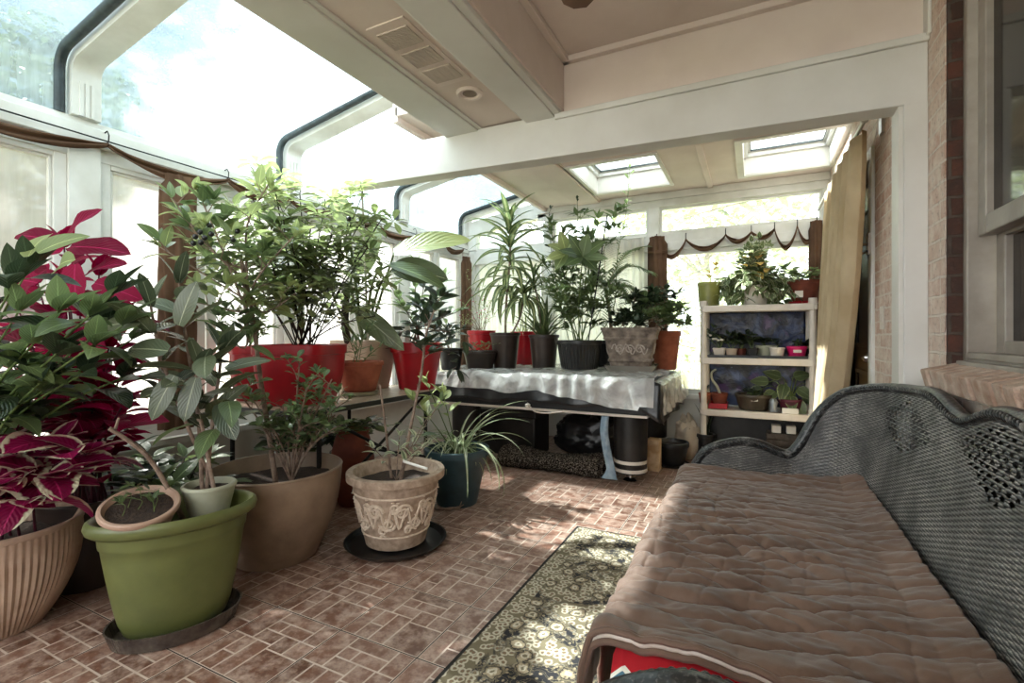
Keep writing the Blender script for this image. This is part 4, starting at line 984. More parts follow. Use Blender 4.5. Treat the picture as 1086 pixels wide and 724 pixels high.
def palmate(p, mat, q, d, pet, n, L, W, droop=.5):
    d = d.normalized(); e = q+d*pet; p.st.tube([q, q+d*pet*.5+V((0,0,pet*.06)), e], .002, 4, cap=False)
    up = (d*.5+V((0, 0, .9))).normalized(); a0 = U(0, 6); x = up.orthogonal().normalized(); y = up.cross(x)
    for i in range(n):
        a = a0+2*pi*i/n; h = (x*cos(a)+y*sin(a)+up*.22).normalized(); s = U(.8, 1.1); p.f(mat).leaf(e+h*.008, h, L*s, W*s, 'obov', .2, droop*U(.6, 1.4), 6)
def frond(p, mat, pts, n, L, W):
    P = catmull(pts, 8); p.st.tube(P, [.004, .0015], 5, cap=False); k = len(P)
    for i in range(n):
        t = .12+.88*i/n; j = min(k-2, int(t*(k-1))); q = P[j].lerp(P[j+1], t*(k-1)-j); ax = (P[j+1]-P[j]).normalized(); sd = ax.cross(V((0,0,1))).normalized()
        l = L*(.55+.45*sin(pi*min(1, t*.9+.1)))
        for s in (-1, 1): p.f(mat).leaf(q, (sd*s+ax*.75+V((0,0,.12))).normalized(), l*U(.9, 1.1), W, 'lance', .15, U(.5, 1.0), 5)

# ---------------------------------------------------------------- left corner
c = (-2.62, .80, 0)
root = potted('potted_coleus', 'ribbed pale clay pot of cream-edged magenta coleus in the left corner', c, .245, .135, .40, 'ribstone', rim=.022, ro=.004, belly=.035, fn=lambda a, z, r: .0028*sin(a*70) if .01 < z < .375 and r > .1 else 0, n=280)
p = Plant(root)
for (x, y, d) in ((18,480,1.75), (-25,470,1.85), (52,505,1.72), (80,500,1.78), (30,530,1.68), (0,515,1.66), (-30,520,1.7), (60,470,1.8), (20,450,1.85), (95,480,1.8)):
    P = stem(p, [(c[0]+U(-.08,.08), c[1]+U(-.08,.08), .33), (px3(x, y, d)+V((c[0], c[1], .40)))*.5+V((0,0,.06)), px3(x, y, d)], .005, .003)
    leaves_on(p, 'coleus2', P, 9, .165, .115, 'oval', t0=.4, pet=.03, el=(-.3,.5), droop=(.6,1.3))
p.done('rstem')
c = (-2.74, 1.13, 0)
root = potted('potted_coleus', 'tall magenta coleus in a brown pot behind the green oval planter', c, .18, .13, .40, 'brownpot', belly=.015)
p = Plant(root)
for (x, y, d) in ((68,262,2.25), (40,300,2.3), (105,292,2.2), (85,335,2.1), (20,330,2.35), (130,395,2.15), (60,360,2.05), (40,420,2.2), (100,425,2.1), (90,465,2.0), (12,385,2.2), (125,340,2.2), (70,300,2.3), (115,370,2.1), (30,360,2.1), (70,400,2.0), (130,430,2.0)):
    e = px3(x, y, d); P = stem(p, [(c[0]+U(-.08,.08), c[1]+U(-.08,.08), .33), V((c[0], c[1], .33)).lerp(e, .5)+V((0,0,.08)), e], .006, .0035)
    leaves_on(p, 'coleus', P, 13, .155, .098, 'oval', t0=.3, pet=.03, el=(-.3,.5), droop=(.5,1.2), pairs=True)
for (x, y, ax, az, L) in ((62,258,-1.,.35,.20), (72,250,.75,.75,.19), (74,262,1.,.05,.25), (66,266,-1.,-.1,.20), (92,290,.9,.35,.20), (100,300,.9,-.25,.19), (50,285,-.8,-.5,.18), (40,300,-.9,.2,.18), (80,280,.1,-.9,.18), (112,318,.8,-.5,.17), (60,330,-.5,-.8,.18), (86,345,.6,-.7,.18)):
    p.f('coleus').leaf(px3(x, y, 2.1+U(-.08,.06)), RT*ax+UP*az+FW*U(-.35,.1), L, L*.56, 'oval', .18, .5, 9, U(-.3,.3), .12, nrm=-FW+UP*.75)
p.done('rstem')
c = (-2.90, .66, 0)
root = potted('potted_laurel', 'bushy green leafed plant at the far left behind the ribbed pot', c, .13, .10, .28, 'black')
p = Plant(root)
for (x, y, d) in ((30,285,1.8), (20,330,1.75), (95,335,1.66), (120,312,1.7), (62,330,1.6), (100,365,1.62), (35,365,1.6), (130,345,1.72), (60,375,1.62), (10,390,1.66), (115,345,1.8), (90,395,1.7), (-25,340,1.8), (45,415,1.75), (140,360,1.9), (15,300,1.7), (130,400,1.8)):
    e = px3(x, y, d); P = stem(p, [(c[0]+U(-.04,.04), c[1]+U(-.04,.04), .24), V((c[0], c[1], .3)).lerp(e, .55)+V((0,0,.10)), e], .006, .003)
    leaves_on(p, 'green' if U(0,1) < .6 else 'dark', P, 7, .195, .086, 'ovate', t0=.5, pet=.025, el=(-.4,.6), droop=(.4,1.2), segs=8)
for (x, y, az, el) in ((40,268,1.2,.7), (62,285,-.3,.2), (30,272,2.4,.9)): p.f('lime').leaf(px3(x, y, 1.75), rdir(az, el), .17, .088, 'oval', .2, .5, 8, nrm=V((.3,-.8,.4)))
p.done('gstem')
# green oval planter on its smoky tray, with two small pots standing in it
GC = V((-1.996, 1.103, .03)); GROT = R(63.2); GM = Matrix.Rotation(GROT, 3, 'Z')
root = thing('oval_planter', 'large green oval planter standing on a smoky plastic tray', 'planter', GC)
m = MB()
P = [(.60,0),(.63,.006)]+[(lerp(.63, .88, (k/8)**.7), lerp(.006, .33, k/8)) for k in range(1, 9)]+[(.90,.335),(.905,.345),(.92,.385)]
m.lathe([(r, z) for r, z in P]+[(.99,.386),(1.04,.396),(1.06,.412),(1.045,.428),(1.0,.437),(.95,.432),(.91,.41),(.84,.34),(.80,.30)], GC, 72, sx=.262, sy=.175, M=GM)
m.build('pot', M['green'], root, ang=50)
soil(root, GC, .84, GC.z+.345, sx=.265, sy=.172, M_=GM)
m = MB()
def sfn(a, z, r): return .006*sin(a*60) if z > .012 and r > .5 else 0
m.lathe([(.70,0),(.74,.004),(.80,.058),(.815,.062),(.79,.062),(.73,.014),(0,.013)], (GC.x, GC.y, 0), 240, sx=.272, sy=.195, M=GM, fn=sfn)
tag(m.build('plant_tray', M['smoke'], loc=(GC.x, GC.y, 0), ang=50), 'ribbed smoky plastic tray under the green oval planter', 'tray')
# tilted beige pot
q = px3(146, 545, 1.74); TM = Matrix.Rotation(R(10), 3, 'X') @ Matrix.Rotation(R(16), 3, 'Y')
q = V((q.x-.05, q.y+.035, .415))
root = thing('small_pot', 'round beige pot of seedlings tilted on the rim of the green planter', 'potted plant', q)
m = MB(); m.lathe([(r, z) for r, z in pot_prof(.118, .085, .105, .020, .005)], q, 44, M=TM); m.build('pot', M['pink_beige'], root, ang=32)
m = MB(); m.lathe([(0,.084),(.07,.086),(.104,.085)], q, 32, M=TM); m.build('soil', M['soil'], root)
p = Plant(root)
for j in range(7):
    b = q+TM @ V((U(-.06,.06), U(-.06,.06), .086)); P = stem(p, [b, b+V((U(-.02,.02), U(-.02,.02), .035)), b+V((U(-.04,.04), U(-.04,.04), .05))], .0015, .001, 5); leaves_on(p, 'green', P, 3, .035, .016, t0=.5, pet=.004)
p.done('gstem')
# rubber plant in the little pale pot
q = px3(222, 520, 1.98); q = V((q.x, q.y, GC.z+.352))
root = potted('potted_rubber_plant', 'rubber plant with broad olive leaves in a small pale green pot', q, .094, .066, .145, 'palegreen', rim=.016, ro=.004)
p = Plant(root); b = q+V((0, 0, .12))
ends = [((210,440,1.97), (196,350,1.95), (190,300,1.95)), ((225,450,1.97), (232,400,1.95), (235,372,1.93)), ((190,430,1.9), (170,375,1.82), (160,325,1.8)), ((215,455,1.95), (205,415,1.88), (212,390,1.84))]
for E_ in ends:
    P = stem(p, [b+V((U(-.03,.03), U(-.03,.03), 0))]+[px3(*e) for e in E_], .0085, .0045)
    leaves_on(p, 'rubber', P, 10, .185, .074, 'round', t0=.38, pet=.025, el=(-.35,.6), droop=(.2,.8), fold=.16, segs=7, jit=.25)
for (x, y, d, az, el, l) in ((190,345,1.72,.2,1.2,.17), (178,372,1.66,3.4,.1,.19), (150,340,1.75,3.6,-.1,.2), (218,378,1.78,-.6,-.3,.17), (232,428,1.8,-.2,-.7,.17), (208,400,1.74,-1.4,-1.2,.16), (185,398,1.72,-2,-1.1,.17), (165,350,1.8,2.2,.3,.18)):
    p.f('rubber').leaf(px3(x, y, d), rdir(az, el), l, l*.45, 'round', .12, .3, 8, nrm=V((.5,-.6,.5)))
for (x, y, az) in ((242,425,-.5), (228,455,-.9), (205,450,-2.6)): p.f('green').leaf(px3(x, y, 1.82), rdir(az, -.2), .17, .075, 'ovate', .2, .7, 7)
p.done('bark')
a = px3(196, 520, 1.93); a = V((a.x, a.y, .385)); m = MB(); m.tube(catmull([a, px3(160, 488, 1.83), px3(116, 454, 1.74)], 6), [.010, .007], 8); m.tube([px3(122, 455, 1.755), px3(126, 443, 1.77)], [.006, .004], 6)
tag(m.build('bare_stick', M['bark'], loc=a), 'bare brown stick leaning out of the green planter to the left', 'stick')

# ---------------------------------------------------------------- big taupe pot
c = (-2.20, 1.70, 0)
root = potted('potted_lantana_tree', 'tall leafy tree with black berries in the big round taupe pot', c, .318, .195, .455, 'tan', rim=.012, ro=.002, belly=.03, n=64)
p = Plant(root)
T = stem(p, [(c[0]+.02, c[1]-.02, .37), px3(285,460,2.42), px3(276,400,2.4), px3(267,330,2.4), px3(255,270,2.42)], .014, .008)
tops = [((230,250,2.35), (215,215,2.3)), ((262,240,2.45), (285,195,2.45)), ((240,280,2.3), (200,240,2.2)), ((270,300,2.35), (312,250,2.3)), ((250,330,2.3), (208,320,2.2)), ((275,330,2.45), (315,310,2.5)), ((262,365,2.3), (235,350,2.2)), ((250,290,2.5), (225,275,2.6)), ((230,270,2.35), (182,210,2.3)), ((248,310,2.4), (170,262,2.35))]
for i, (a, b) in enumerate(tops):
    s = T[min(len(T)-1, int(len(T)*(.5+.5*U(.2,1))))]
    P = stem(p, [s, px3(*a), px3(*b)], .006, .003); leaves_on(p, 'lime' if i % 2 else 'green', P, 7, .125, .05, 'ovate', t0=.3, pet=.02, el=(-.3,.5), droop=(.3,1.))
    twigs(p, 'lime' if i % 3 else 'green', P, 4, .12, 5, .11, .045, t0=.35, pet=.012, droop=(.3,1.))
random.seed(21)
for (x, y, d) in ((212,246,2.14), (207,251,2.15), (217,252,2.13), (213,257,2.12), (224,248,2.16), (205,258,2.15), (247,254,2.2), (252,245,2.22), (222,239,2.2), (370,232,2.3)):
    q = px3(x, y, d); m = MB(); m.lathe([(0,-.013),(.009,-.009),(.013,0),(.009,.009),(0,.013)], q, 10); m.build('berry', M['black'], root, ang=180, label='shiny black berry')
for (x, y, d) in ((300,430,2.45), (335,425,2.4), (355,440,2.35), (275,435,2.35), (320,450,2.25), (365,415,2.5), (290,455,2.3), (345,460,2.3), (318,380,2.35), (352,402,2.35), (245,405,2.25), (325,412,2.2)):
    P = stem(p, [(c[0]+.06, c[1]+.04, .37), V((c[0]+.06, c[1]+.04, .45)).lerp(px3(x,y,d), .5), px3(x, y, d)], .006, .003); twigs(p, 'green', P, 5, .10, 6, .062, .032, t0=.4, pet=.008, shape='obov', droop=(.2,.7))
p.done('bark', {'lime': 'foliage', 'green': 'foliage'})

# ---------------------------------------------------------------- carved pot on black saucer
c = (-1.747, 2.09, .018)
root = potted('potted_shrub', 'carved cream stone pot holding two thin twiggy stems', c, .235, .160, .385, 'stone', rim=.040, ro=.026, n=72)
def cr(z): return lerp(.160, .235, (z-.004)/.341)
def onpot(a, z, o=.002): r = cr(z)+o; return V((c[0]+r*cos(a), c[1]+r*sin(a), c[2]+z))
m = MB(); random.seed(5)
for k in range(9):
    a0 = 2*pi*k/9
    for (da, z0, s, dr) in ((.0, .215, 1., 1), (.34, .15, .8, -1), (.16, .115, .6, 1), (.5, .24, .6, -1)):
        pts = []
        for i in range(26):
            th = i*.42*dr; rr = .042*s*(1-i/30); pts.append(onpot(a0+da+rr*cos(th)/.2, z0+rr*sin(th)))
        m.tube(pts, [.008, .005], 6)
        for j in range(4):
            h = onpot(a0+da+.09*cos(j*1.6+k)/1.2, z0+.040*sin(j*1.6+k), .004); m.lathe([(0,-.004),(.008,-.002),(.009,.002),(0,.005)], h, 8)
    m.tube([onpot(a0+i*.05, .18+.055*sin(i*.9)) for i in range(15)], .007, 6)
for z in (.075, .285): m.tube([onpot(2*pi*i/60, z, .001) for i in range(61)], .0055, 6)
m.build('scroll_relief', M['relief'], root, label='raised scrollwork round the stone pot')
p = Plant(root); b = V(c)+V((0, 0, .32))
P1 = stem(p, [b+V((.03,.0,0)), px3(438,440,2.63), px3(447,395,2.62), px3(452,355,2.6), px3(463,322,2.6)], .010, .004); P2 = stem(p, [b+V((-.05,.02,0)), px3(409,455,2.64), px3(403,408,2.64)], .008, .005)
for P in (P1, P2):
    for q in P[4::3]: e = q+rdir(U(0,6), .3)*.02; p.st.tube([q, e], [.004, .002], 5)
twigs(p, 'dark', P1, 7, .10, 5, .11, .05, t0=.55, pet=.014, droop=(.2,.8))
leaves_on(p, 'dark', [P1[-6], px3(478,345,2.6), px3(492,362,2.58)], 6, .12, .05, pet=.014)
leaves_on(p, 'dark', [P1[-9], px3(470,368,2.6), px3(486,392,2.58)], 5, .11, .045, pet=.014)
for (x, y, z_) in ((455,440,2.55), (468,425,2.6), (395,475,2.5), (424,462,2.55), (440,478,2.5), (455,470,2.52)):
    P = stem(p, [b, b.lerp(px3(x,y,z_), .6)+V((0,0,.02)), px3(x, y, z_)], .003, .002); leaves_on(p, 'varie' if U(0,1) < .5 else 'green', P, 5, .075, .032, t0=.5, pet=.01)
p.done('bark')
m = MB(); a, b2 = px3(428, 489, 2.46), px3(453, 497, 2.40); m.tube([a, b2], .007, 8); tag(m.build('plant_marker', M['label'], loc=a), 'white plant marker lying across the carved stone pot', 'plant marker')
saucer('saucer', 'wide black saucer under the carved stone pot', (c[0], c[1], 0), .27, .03, 'black')
# teal pot with spider plant
c = (-1.80, 2.78, 0)
root = potted('potted_spider_plant', 'striped spider plant arching out of the dark teal pot', c, .205, .135, .375, 'teal', rim=.045, ro=.014, n=56)
p = Plant(root); random.seed(11)
for j in range(58):
    az = U(0, 6.28); el = U(.35, 1.35); L = U(.28, .52); b = V(c)+V((U(-.08,.08), U(-.08,.08), .32)); p.f('spider').leaf(b, rdir(az, el), L, .020, 'strap', .35, U(1.2, 2.9), 12)
for (az, el, L, dr) in ((-.4,1.0,.62,2.9), (0,1.15,.60,2.3), (-.9,.9,.58,2.8), (.5,1.3,.62,1.3), (.3,1.25,.6,1.7), (-.2,.8,.6,2.9), (1.0,1.2,.58,1.5)): p.f('spider').leaf(V(c)+V((.05,-.03,.32)), rdir(az, el), L, .022, 'strap', .35, dr, 14)
for (x, y) in ((440,425), (452,405), (470,418)): 
    q = px3(x, y, 3.15); P = stem(p, [V(c)+V((0,0,.32)), (V(c)+V((0,0,.34))).lerp(q, .6), q], .004, .002); leaves_on(p, 'lime', P, 6, .11, .05, t0=.6, pet=.012)
p.done('gstem')
m = MB(); m.tube(catmull([(c[0]-.14, c[1]-.13, .008), (c[0]-.02, c[1]-.19, .010), (c[0]+.10, c[1]-.13, .02)], 8), .008, 7)
for j in range(7): m.tube([(c[0]+.10, c[1]-.13, .02), (c[0]+.10+U(-.02,.05), c[1]-.13+U(-.05,.02), .045+U(-.02,.03))], .003, 5)
tag(m.build('dried_root', M['bark']), 'dry root sticking out under the teal pot', 'root')
c = (-2.42, 2.45, 0)
root = potted('potted_fern', 'reddish brown glazed urn in the dark under the folding table', c, .10, .09, .50, 'dterra', belly=.05, rim=.02); p = Plant(root)
for j in range(5): P = stem(p, [(c[0], c[1], .42), (c[0]+U(-.1,.15), c[1]+U(-.2,.05), .5), (c[0]+U(-.1,.3), c[1]+U(-.35,.1), .54)], .003, .002); leaves_on(p, 'green', P, 7, .075, .035, t0=.3)
p.done('gstem')

# dark shrubs in nursery pots standing on the floor behind the front row
for (cx, cy, lb, sd, hh) in ((-2.86, 1.52, 'bushy dark shrub in a black pot between the tall coleus and the taupe pot', 81, .62), (-2.72, 2.22, 'bushy dark shrub in a black pot under the left of the folding table', 82, .52), (-2.78, 2.78, 'low green shrub in a black pot under the right of the folding table', 83, .50), (-2.36, 1.30, 'low leafy shrub in a black pot just behind the green oval planter', 84, .55)):
    random.seed(sd); c = (cx, cy, 0); root = potted('potted_shrub', lb, c, .135, .10, .25, 'black'); p = Plant(root)
    for j in range(12):
        a = U(0, 6.28); q = V((cx+.27*cos(a)*U(.3,1), cy+.27*sin(a)*U(.3,1), U(.34, hh))); P = stem(p, [(cx, cy, .2), V((cx, cy, .28)).lerp(q, .5)+V((0,0,.06)), q], .004, .002); leaves_on(p, 'dark' if U(0,1) < .6 else 'green', P, 9, .12, .056, 'ovate', t0=.3, pet=.016, el=(-.4,.5))
    p.done('darkbark')
# ---------------------------------------------------------------- on the folding table
zt = GZ
c = (-2.86, 2.06, zt)
root = potted('potted_shrub', 'thin stemmed shrub in the smaller red pot at the left of the folding table', c, .15, .115, .34, 'red', rim=.05, ro=.006, belly=.012); p = Plant(root)
for (x, y, d) in ((250,300,3.1), (275,280,3.15), (300,310,3.1), (232,330,3.0), (262,340,3.0)): 
    P = stem(p, [(c[0]+U(-.05,.05), c[1]+U(-.05,.05), zt+.28), V((c[0], c[1], zt+.5)), px3(x, y, d)], .005, .002); twigs(p, 'green', P, 6, .11, 5, .07, .022, t0=.3, shape='lance', pet=.006)
p.done('gstem')
c = (-2.46, 2.07, zt)
root = potted('potted_umbrella_tree', 'tall umbrella tree in the larger red pot on the folding table', c, .215, .165, .355, 'red', rim=.06, ro=.008, belly=.012, sq=5., rot=R(20)); p = Plant(root)
random.seed(33)
spots = [(290,192,2.75), (268,210,2.7), (318,205,2.85), (345,215,2.9), (300,225,2.6), (330,240,2.7), (275,245,2.6), (352,250,2.8), (310,262,2.5), (340,278,2.65), (290,285,2.7), (365,270,2.85), (380,240,3.0), (390,262,2.9), (322,300,2.6), (355,310,2.7), (300,318,2.8), (262,228,2.85), (405,300,2.9), (398,335,2.8), (250,300,2.9), (385,205,3.0), (405,232,3.0), (240,262,2.95)]
for (x, y, d) in spots:
    e = px3(x, y, d); P = stem(p, [(c[0]+U(-.06,.06), c[1]+U(-.06,.06), zt+.3), V((c[0], c[1], zt+.3)).lerp(e, .5)+V((U(-.03,.03), U(-.03,.03), .05)), e], .0045, .003)
    for k in range(9):
        q = P[max(3, len(P)-1-int(k*.9))]; palmate(p, 'scheff' if k > 2 or y > 215 else 'lime', q, rdir(U(0,6.28), U(.05,.9)), U(.05,.13), random.choice((6,7,8)), .118, .043)
p.done('darkbark')
c = (-2.43, 2.53, zt+.028)
root = potted('potted_seedling', 'small terracotta pot of seedlings on the folding table', c, .150, .105, .205, 'terra', rim=.03, ro=.008); p = Plant(root)
for (x, y, d) in ((365,352,3.2), (388,350,3.2), (402,368,3.15), (378,362,3.1), (394,345,3.25)): P = stem(p, [(c[0]+U(-.05,.05), c[1]+U(-.05,.05), c[2]+.17), px3((x+378)/2, y+10, d), px3(x, y, d)], .003, .0015); leaves_on(p, 'palm', P, 8, .085, .02, 'lance', t0=.35)
p.done('gstem')
saucer('saucer', 'pale green saucer under the small terracotta pot', (c[0], c[1], zt), .125, .028, 'palegreen')
c = (-2.70, 2.86, zt)
root = potted('potted_banana', 'young banana plant in a beige pot behind the terracotta pot', c, .20, .15, .375, 'beige', rim=.03, ro=.004, sq=6., rot=R(10)); p = Plant(root)
b = V((c[0], c[1], zt+.3)); CF = V((.30,-.86,.40))
for (mid, e, dirv, L, W, dr, fc, mt) in (((408,300,3.45), (418,268,3.35), (.95,.4,.30), .54, .23, .35, V((.1,-.75,.65)), 'banana'), ((400,310,3.4), (417,284,3.3), (.95,.45,-.12), .38, .20, .4, V((.25,-.85,.45)), 'rubber'), ((395,300,3.3), (413,281,3.2), (1.,.4,-.25), .42, .17, .5, V((0,-.5,.85)), 'green'),
     ((372,300,3.5), (385,290,3.5), (.15,.1,1.), .40, .19, .5, CF, 'scheff'), ((380,330,3.4), (380,330,3.35), (.75,.2,-.6), .42, .15, .3, CF, 'rubber'), ((360,330,3.3), (345,282,3.1), (-.9,-.4,-.25), .60, .13, .7, V((.2,-.6,.7)), 'rubber'), ((372,260,3.5), (374,245,3.4), (-.4,-.2,.85), .36, .15, .6, CF, 'scheff')):
    P = stem(p, [b, px3(*mid), px3(*e)], .012, .006); p.f(mt).leaf(P[-1], V(dirv), L, W, 'oval', .22, dr, 14, 0, .03, nrm=fc)
p.done('gstem')
m = MB(); m.tube([(c[0]+.13, c[1]-.1, zt+.30), px3(384,200,3.35)], .008, 8); tag(m.build('plant_stake', plain('pale_stake', srgb(206,200,190), .5), loc=c), 'pale upright stake among the leaves in the beige pot', 'stake')
m = MB(); m.tube(catmull([(c[0]-.02, c[1]-.13, zt+.31), px3(366,345,3.5), px3(368,300,3.5)], 5), [.03, .024], 10); tag(m.build('tree_stump', M['darkbark'], loc=c), 'thick dark brown cut stem standing in the beige pot', 'stump')
c = (-2.33, 3.03, zt)
root = potted('potted_camellia', 'dark leafed shrub in the round red pot at the right end of the folding table', c, .185, .135, .355, 'red', rim=.075, ro=.012, n=56); p = Plant(root); random.seed(44)
for (x, y, d) in ((428,325,3.6), (450,300,3.7), (470,335,3.6), (440,345,3.5), (478,352,3.55), (425,352,3.6), (458,322,3.6), (412,300,3.7), (486,330,3.7), (440,282,3.75), (470,295,3.8)):
    P = stem(p, [(c[0]+U(-.06,.06), c[1]+U(-.06,.06), zt+.29), V((c[0], c[1], zt+.45)), px3(x, y, d)], .005, .003); leaves_on(p, 'dark' if U(0,1) < .65 else 'green', P, 9, .13, .055, 'ovate', t0=.45, pet=.016, droop=(.4,1.1))
p.done('bark')
m = MB(); q = px3(432, 347, 3.62); m.box((q.x-.022, q.y-.002, zt+.28), (q.x+.022, q.y+.001, zt+.48)); tag(m.build('plant_label', M['label'], loc=(q.x, q.y, zt+.28), smooth=False), 'white plant label stuck in the round red pot', 'plant label')
# ---------------------------------------------------------------- on the game table
zt = TZ+.022
def sets(sd): random.seed(sd)
sets(50)
c = (-2.53, 3.80, zt); root = potted('potted_shrub', 'black pot with a small shrub at the left end of the game table', c, .11, .085, .20, 'black'); p = Plant(root)
for j in range(6): P = stem(p, [(c[0], c[1], zt+.15), (c[0]+U(-.1,.1), c[1]+U(-.1,.1), zt+.28), (c[0]+U(-.16,.16), c[1]+U(-.16,.16), zt+.38)], .004, .002); leaves_on(p, 'dark', P, 8, .09, .04, t0=.3)
p.done('bark')
c = (-2.33, 4.0, zt); root = potted('potted_groundcover', 'wide dark brown bowl on the game table beside the black pot', c, .155, .12, .175, 'brownpot', rim=.025); p = Plant(root)
for j in range(8): P = stem(p, [(c[0]+U(-.1,.1), c[1]+U(-.1,.1), zt+.13), (c[0]+U(-.13,.13), c[1]+U(-.13,.13), zt+.2), (c[0]+U(-.2,.2), c[1]+U(-.2,.2), zt+.24)], .002, .001); leaves_on(p, 'green', P, 5, .04, .02)
p.done('gstem')
c = (-2.56, 4.42, zt); root = potted('potted_crown_of_thorns', 'spindly pale twigged plant in a red pot behind the brown bowl', c, .14, .115, .37, 'red', rim=.04); p = Plant(root)
for j in range(16):
    e = px3(U(478,535), U(285,350), U(4.8,5.1)); P = stem(p, [(c[0]+U(-.06,.06), c[1]+U(-.06,.06), zt+.3), V((c[0], c[1], zt+.36)).lerp(e, .5)+V((0,0,.04)), e], .003, .0015, 5); twigs(p, 'lime', P, 4, .06, 3, .022, .014, t0=.3, pet=.003, r=.0012)
m = MB()
for j in range(26): q = px3(U(485,530), U(310,352), U(4.8,5.0)); m.lathe([(0,-.006),(.008,0),(0,.006)], q, 6)
m.build('blossom', M['magenta'], root); p.done('bark')
c = (-2.145, 4.16, zt); sets(51)
root = potted('potted_corn_plant', 'tall corn plant with striped drooping leaves in a dark brown pot', c, .140, .105, .345, 'brownpot', rim=.03); p = Plant(root)
P = stem(p, [(c[0], c[1], zt+.27), px3(537,320,4.68), px3(541,270,4.66), px3(539,232,4.66)], .013, .009)
for j in range(60):
    t = j/60; q = P[int(lerp(len(P)*.42, len(P)-1, t))]; el = lerp(-.1, 1.3, t**1.3)+U(-.15,.15)
    p.f('drac').leaf(q, rdir(j*2.4, el), U(.42,.58)*(1 if t < .8 else .75), .062, 'strap', .3, U(1.2, 2.2)*(1-.35*t), 10)
P = stem(p, [(c[0]+.03, c[1], zt+.27), px3(552,335,4.6), px3(556,308,4.55)], .010, .008)
for j in range(22): p.f('drac').leaf(P[-1]-V((0,0,j*.006)), rdir(j*2.4, U(-.1,1.)), U(.34,.48), .052, 'strap', .3, U(1.4,2.4), 10)
p.done('bark')
c = (-2.20, 4.70, zt); root = potted('potted_grass', 'red pot with thin leaves standing behind the two brown pots', c, .135, .11, .36, 'red', rim=.04); p = Plant(root)
for j in range(30): p.f('lime').leaf((c[0]+U(-.06,.06), c[1]+U(-.06,.06), zt+.29), rdir(U(0,6.28), U(.5,1.4)), U(.25,.4), .012, 'strap', .2, U(.8,1.8), 8)
p.done()
c = (-1.80, 4.30, zt); sets(52)
root = potted('potted_yucca', 'spiky dark leafed plant in the second brown pot on the game table', c, .138, .108, .325, 'brownpot', rim=.03); p = Plant(root)
for j in range(26): p.f('palm').leaf((c[0]+U(-.03,.03), c[1]+U(-.03,.03), zt+.27), rdir(j*2.4, U(.7,1.45)), U(.3,.55), .038, 'strap', .35, U(.2,1.0), 9)
P = stem(p, [(c[0]-.02, c[1], zt+.27), px3(572,330,4.6), px3(566,295,4.6)], .010, .008)
for j in range(30): p.f('palm').leaf(P[-1]-V((0,0,j*.004)), rdir(j*2.4, U(-.2,1.3)), U(.28,.42), .026, 'strap', .3, U(.9,2.0), 9)
p.done('bark')
c = (-1.40, 4.17, zt+.02); sets(53)
root = potted('potted_mixed_vines', 'ribbed black nursery pot of tall vines and a big lobed leaf', c, .195, .16, .255, 'black', rim=.035, ro=.010, fn=lambda a, z, r: .004*sin(a*40) if .01 < z < .21 and r > .15 else 0, n=160); p = Plant(root)
for (x, y, d, n_) in ((600,255,4.3,6), (578,280,4.4,5), (635,245,4.35,6), (615,225,4.45,6), (655,225,4.5,5), (590,310,4.2,6), (625,300,4.15,6), (650,310,4.3,5), (582,238,4.5,4), (608,330,4.1,5)):
    e = px3(x, y, d); P = stem(p, [(c[0]+U(-.08,.08), c[1]+U(-.08,.08), zt+.22), V((c[0], c[1], zt+.3)).lerp(e, .5)+V((U(-.05,.05), U(-.05,.05), .04)), e], .005, .002); twigs(p, 'green' if U(0,1) < .6 else 'palm', P, n_*2, .13, 5, .125, .040, t0=.25, pet=.008, shape='lance', droop=(.4,1.2))
P = stem(p, [(c[0]+.08, c[1]+.05, zt+.22), px3(650,330,4.45), px3(655,270,4.45), px3(664,225,4.45), px3(668,178,4.45)], .005, .002); leaves_on(p, 'green', P, 26, .055, .03, 'obov', t0=.3, pet=.012)
P = stem(p, [(c[0]-.05, c[1]+.03, zt+.22), px3(600,300,4.5), px3(612,240,4.5), px3(612,212,4.5)], .005, .002); leaves_on(p, 'dark', P, 18, .06, .03, 'obov', t0=.4, pet=.012)
P = stem(p, [(c[0]-.1, c[1]+.03, zt+.22), px3(588,290,4.6), px3(582,235,4.6), px3(584,222,4.6)], .004, .002); leaves_on(p, 'dark', P, 16, .06, .03, 'obov', t0=.4, pet=.012)
q = px3(618, 272, 4.15)                           # the lobed leaf: seven points from one stalk
stem(p, [(c[0], c[1], zt+.22), px3(614,320,4.15), q], .006, .004)
for j, (az, L) in enumerate(((0,.20), (.7,.24), (1.4,.22), (-.7,.24), (-1.4,.22), (2.1,.18), (-2.1,.18))): p.f('green').leaf(q, RT*cos(az+1.4)+UP*sin(az+1.4)-FW*.25, L, .12, 'ovate', .08, .4, 7, nrm=-FW*.8+UP*.7)
q = px3(600, 268, 4.2)
for j, (az, L) in enumerate(((0,.18), (.8,.2), (1.5,.18), (-.8,.2), (-1.5,.18))): p.f('lime').leaf(q, RT*cos(az+2.6)+UP*sin(az+2.6)-FW*.3, L, .11, 'ovate', .08, .5, 7, nrm=-FW*.8+UP*.7)
p.done('gstem')
m = MB(); m.tube([(c[0]+.09, c[1]-.05, zt+.22), px3(644,228,4.2)], .006, 7); tag(m.build('plant_stake', M['black'], loc=c), 'thin black stake leaning out of the ribbed nursery pot', 'stake')
c = (-1.28, 4.70, zt); sets(54)
root = potted('potted_palm', 'small palm with feathery fronds in a black pot behind the nursery pot', c, .155, .12, .27, 'black', rim=.03); p = Plant(root)
P = stem(p, [(c[0], c[1], zt+.2), px3(648,345,4.75), px3(642,305,4.72)], .020, .016)
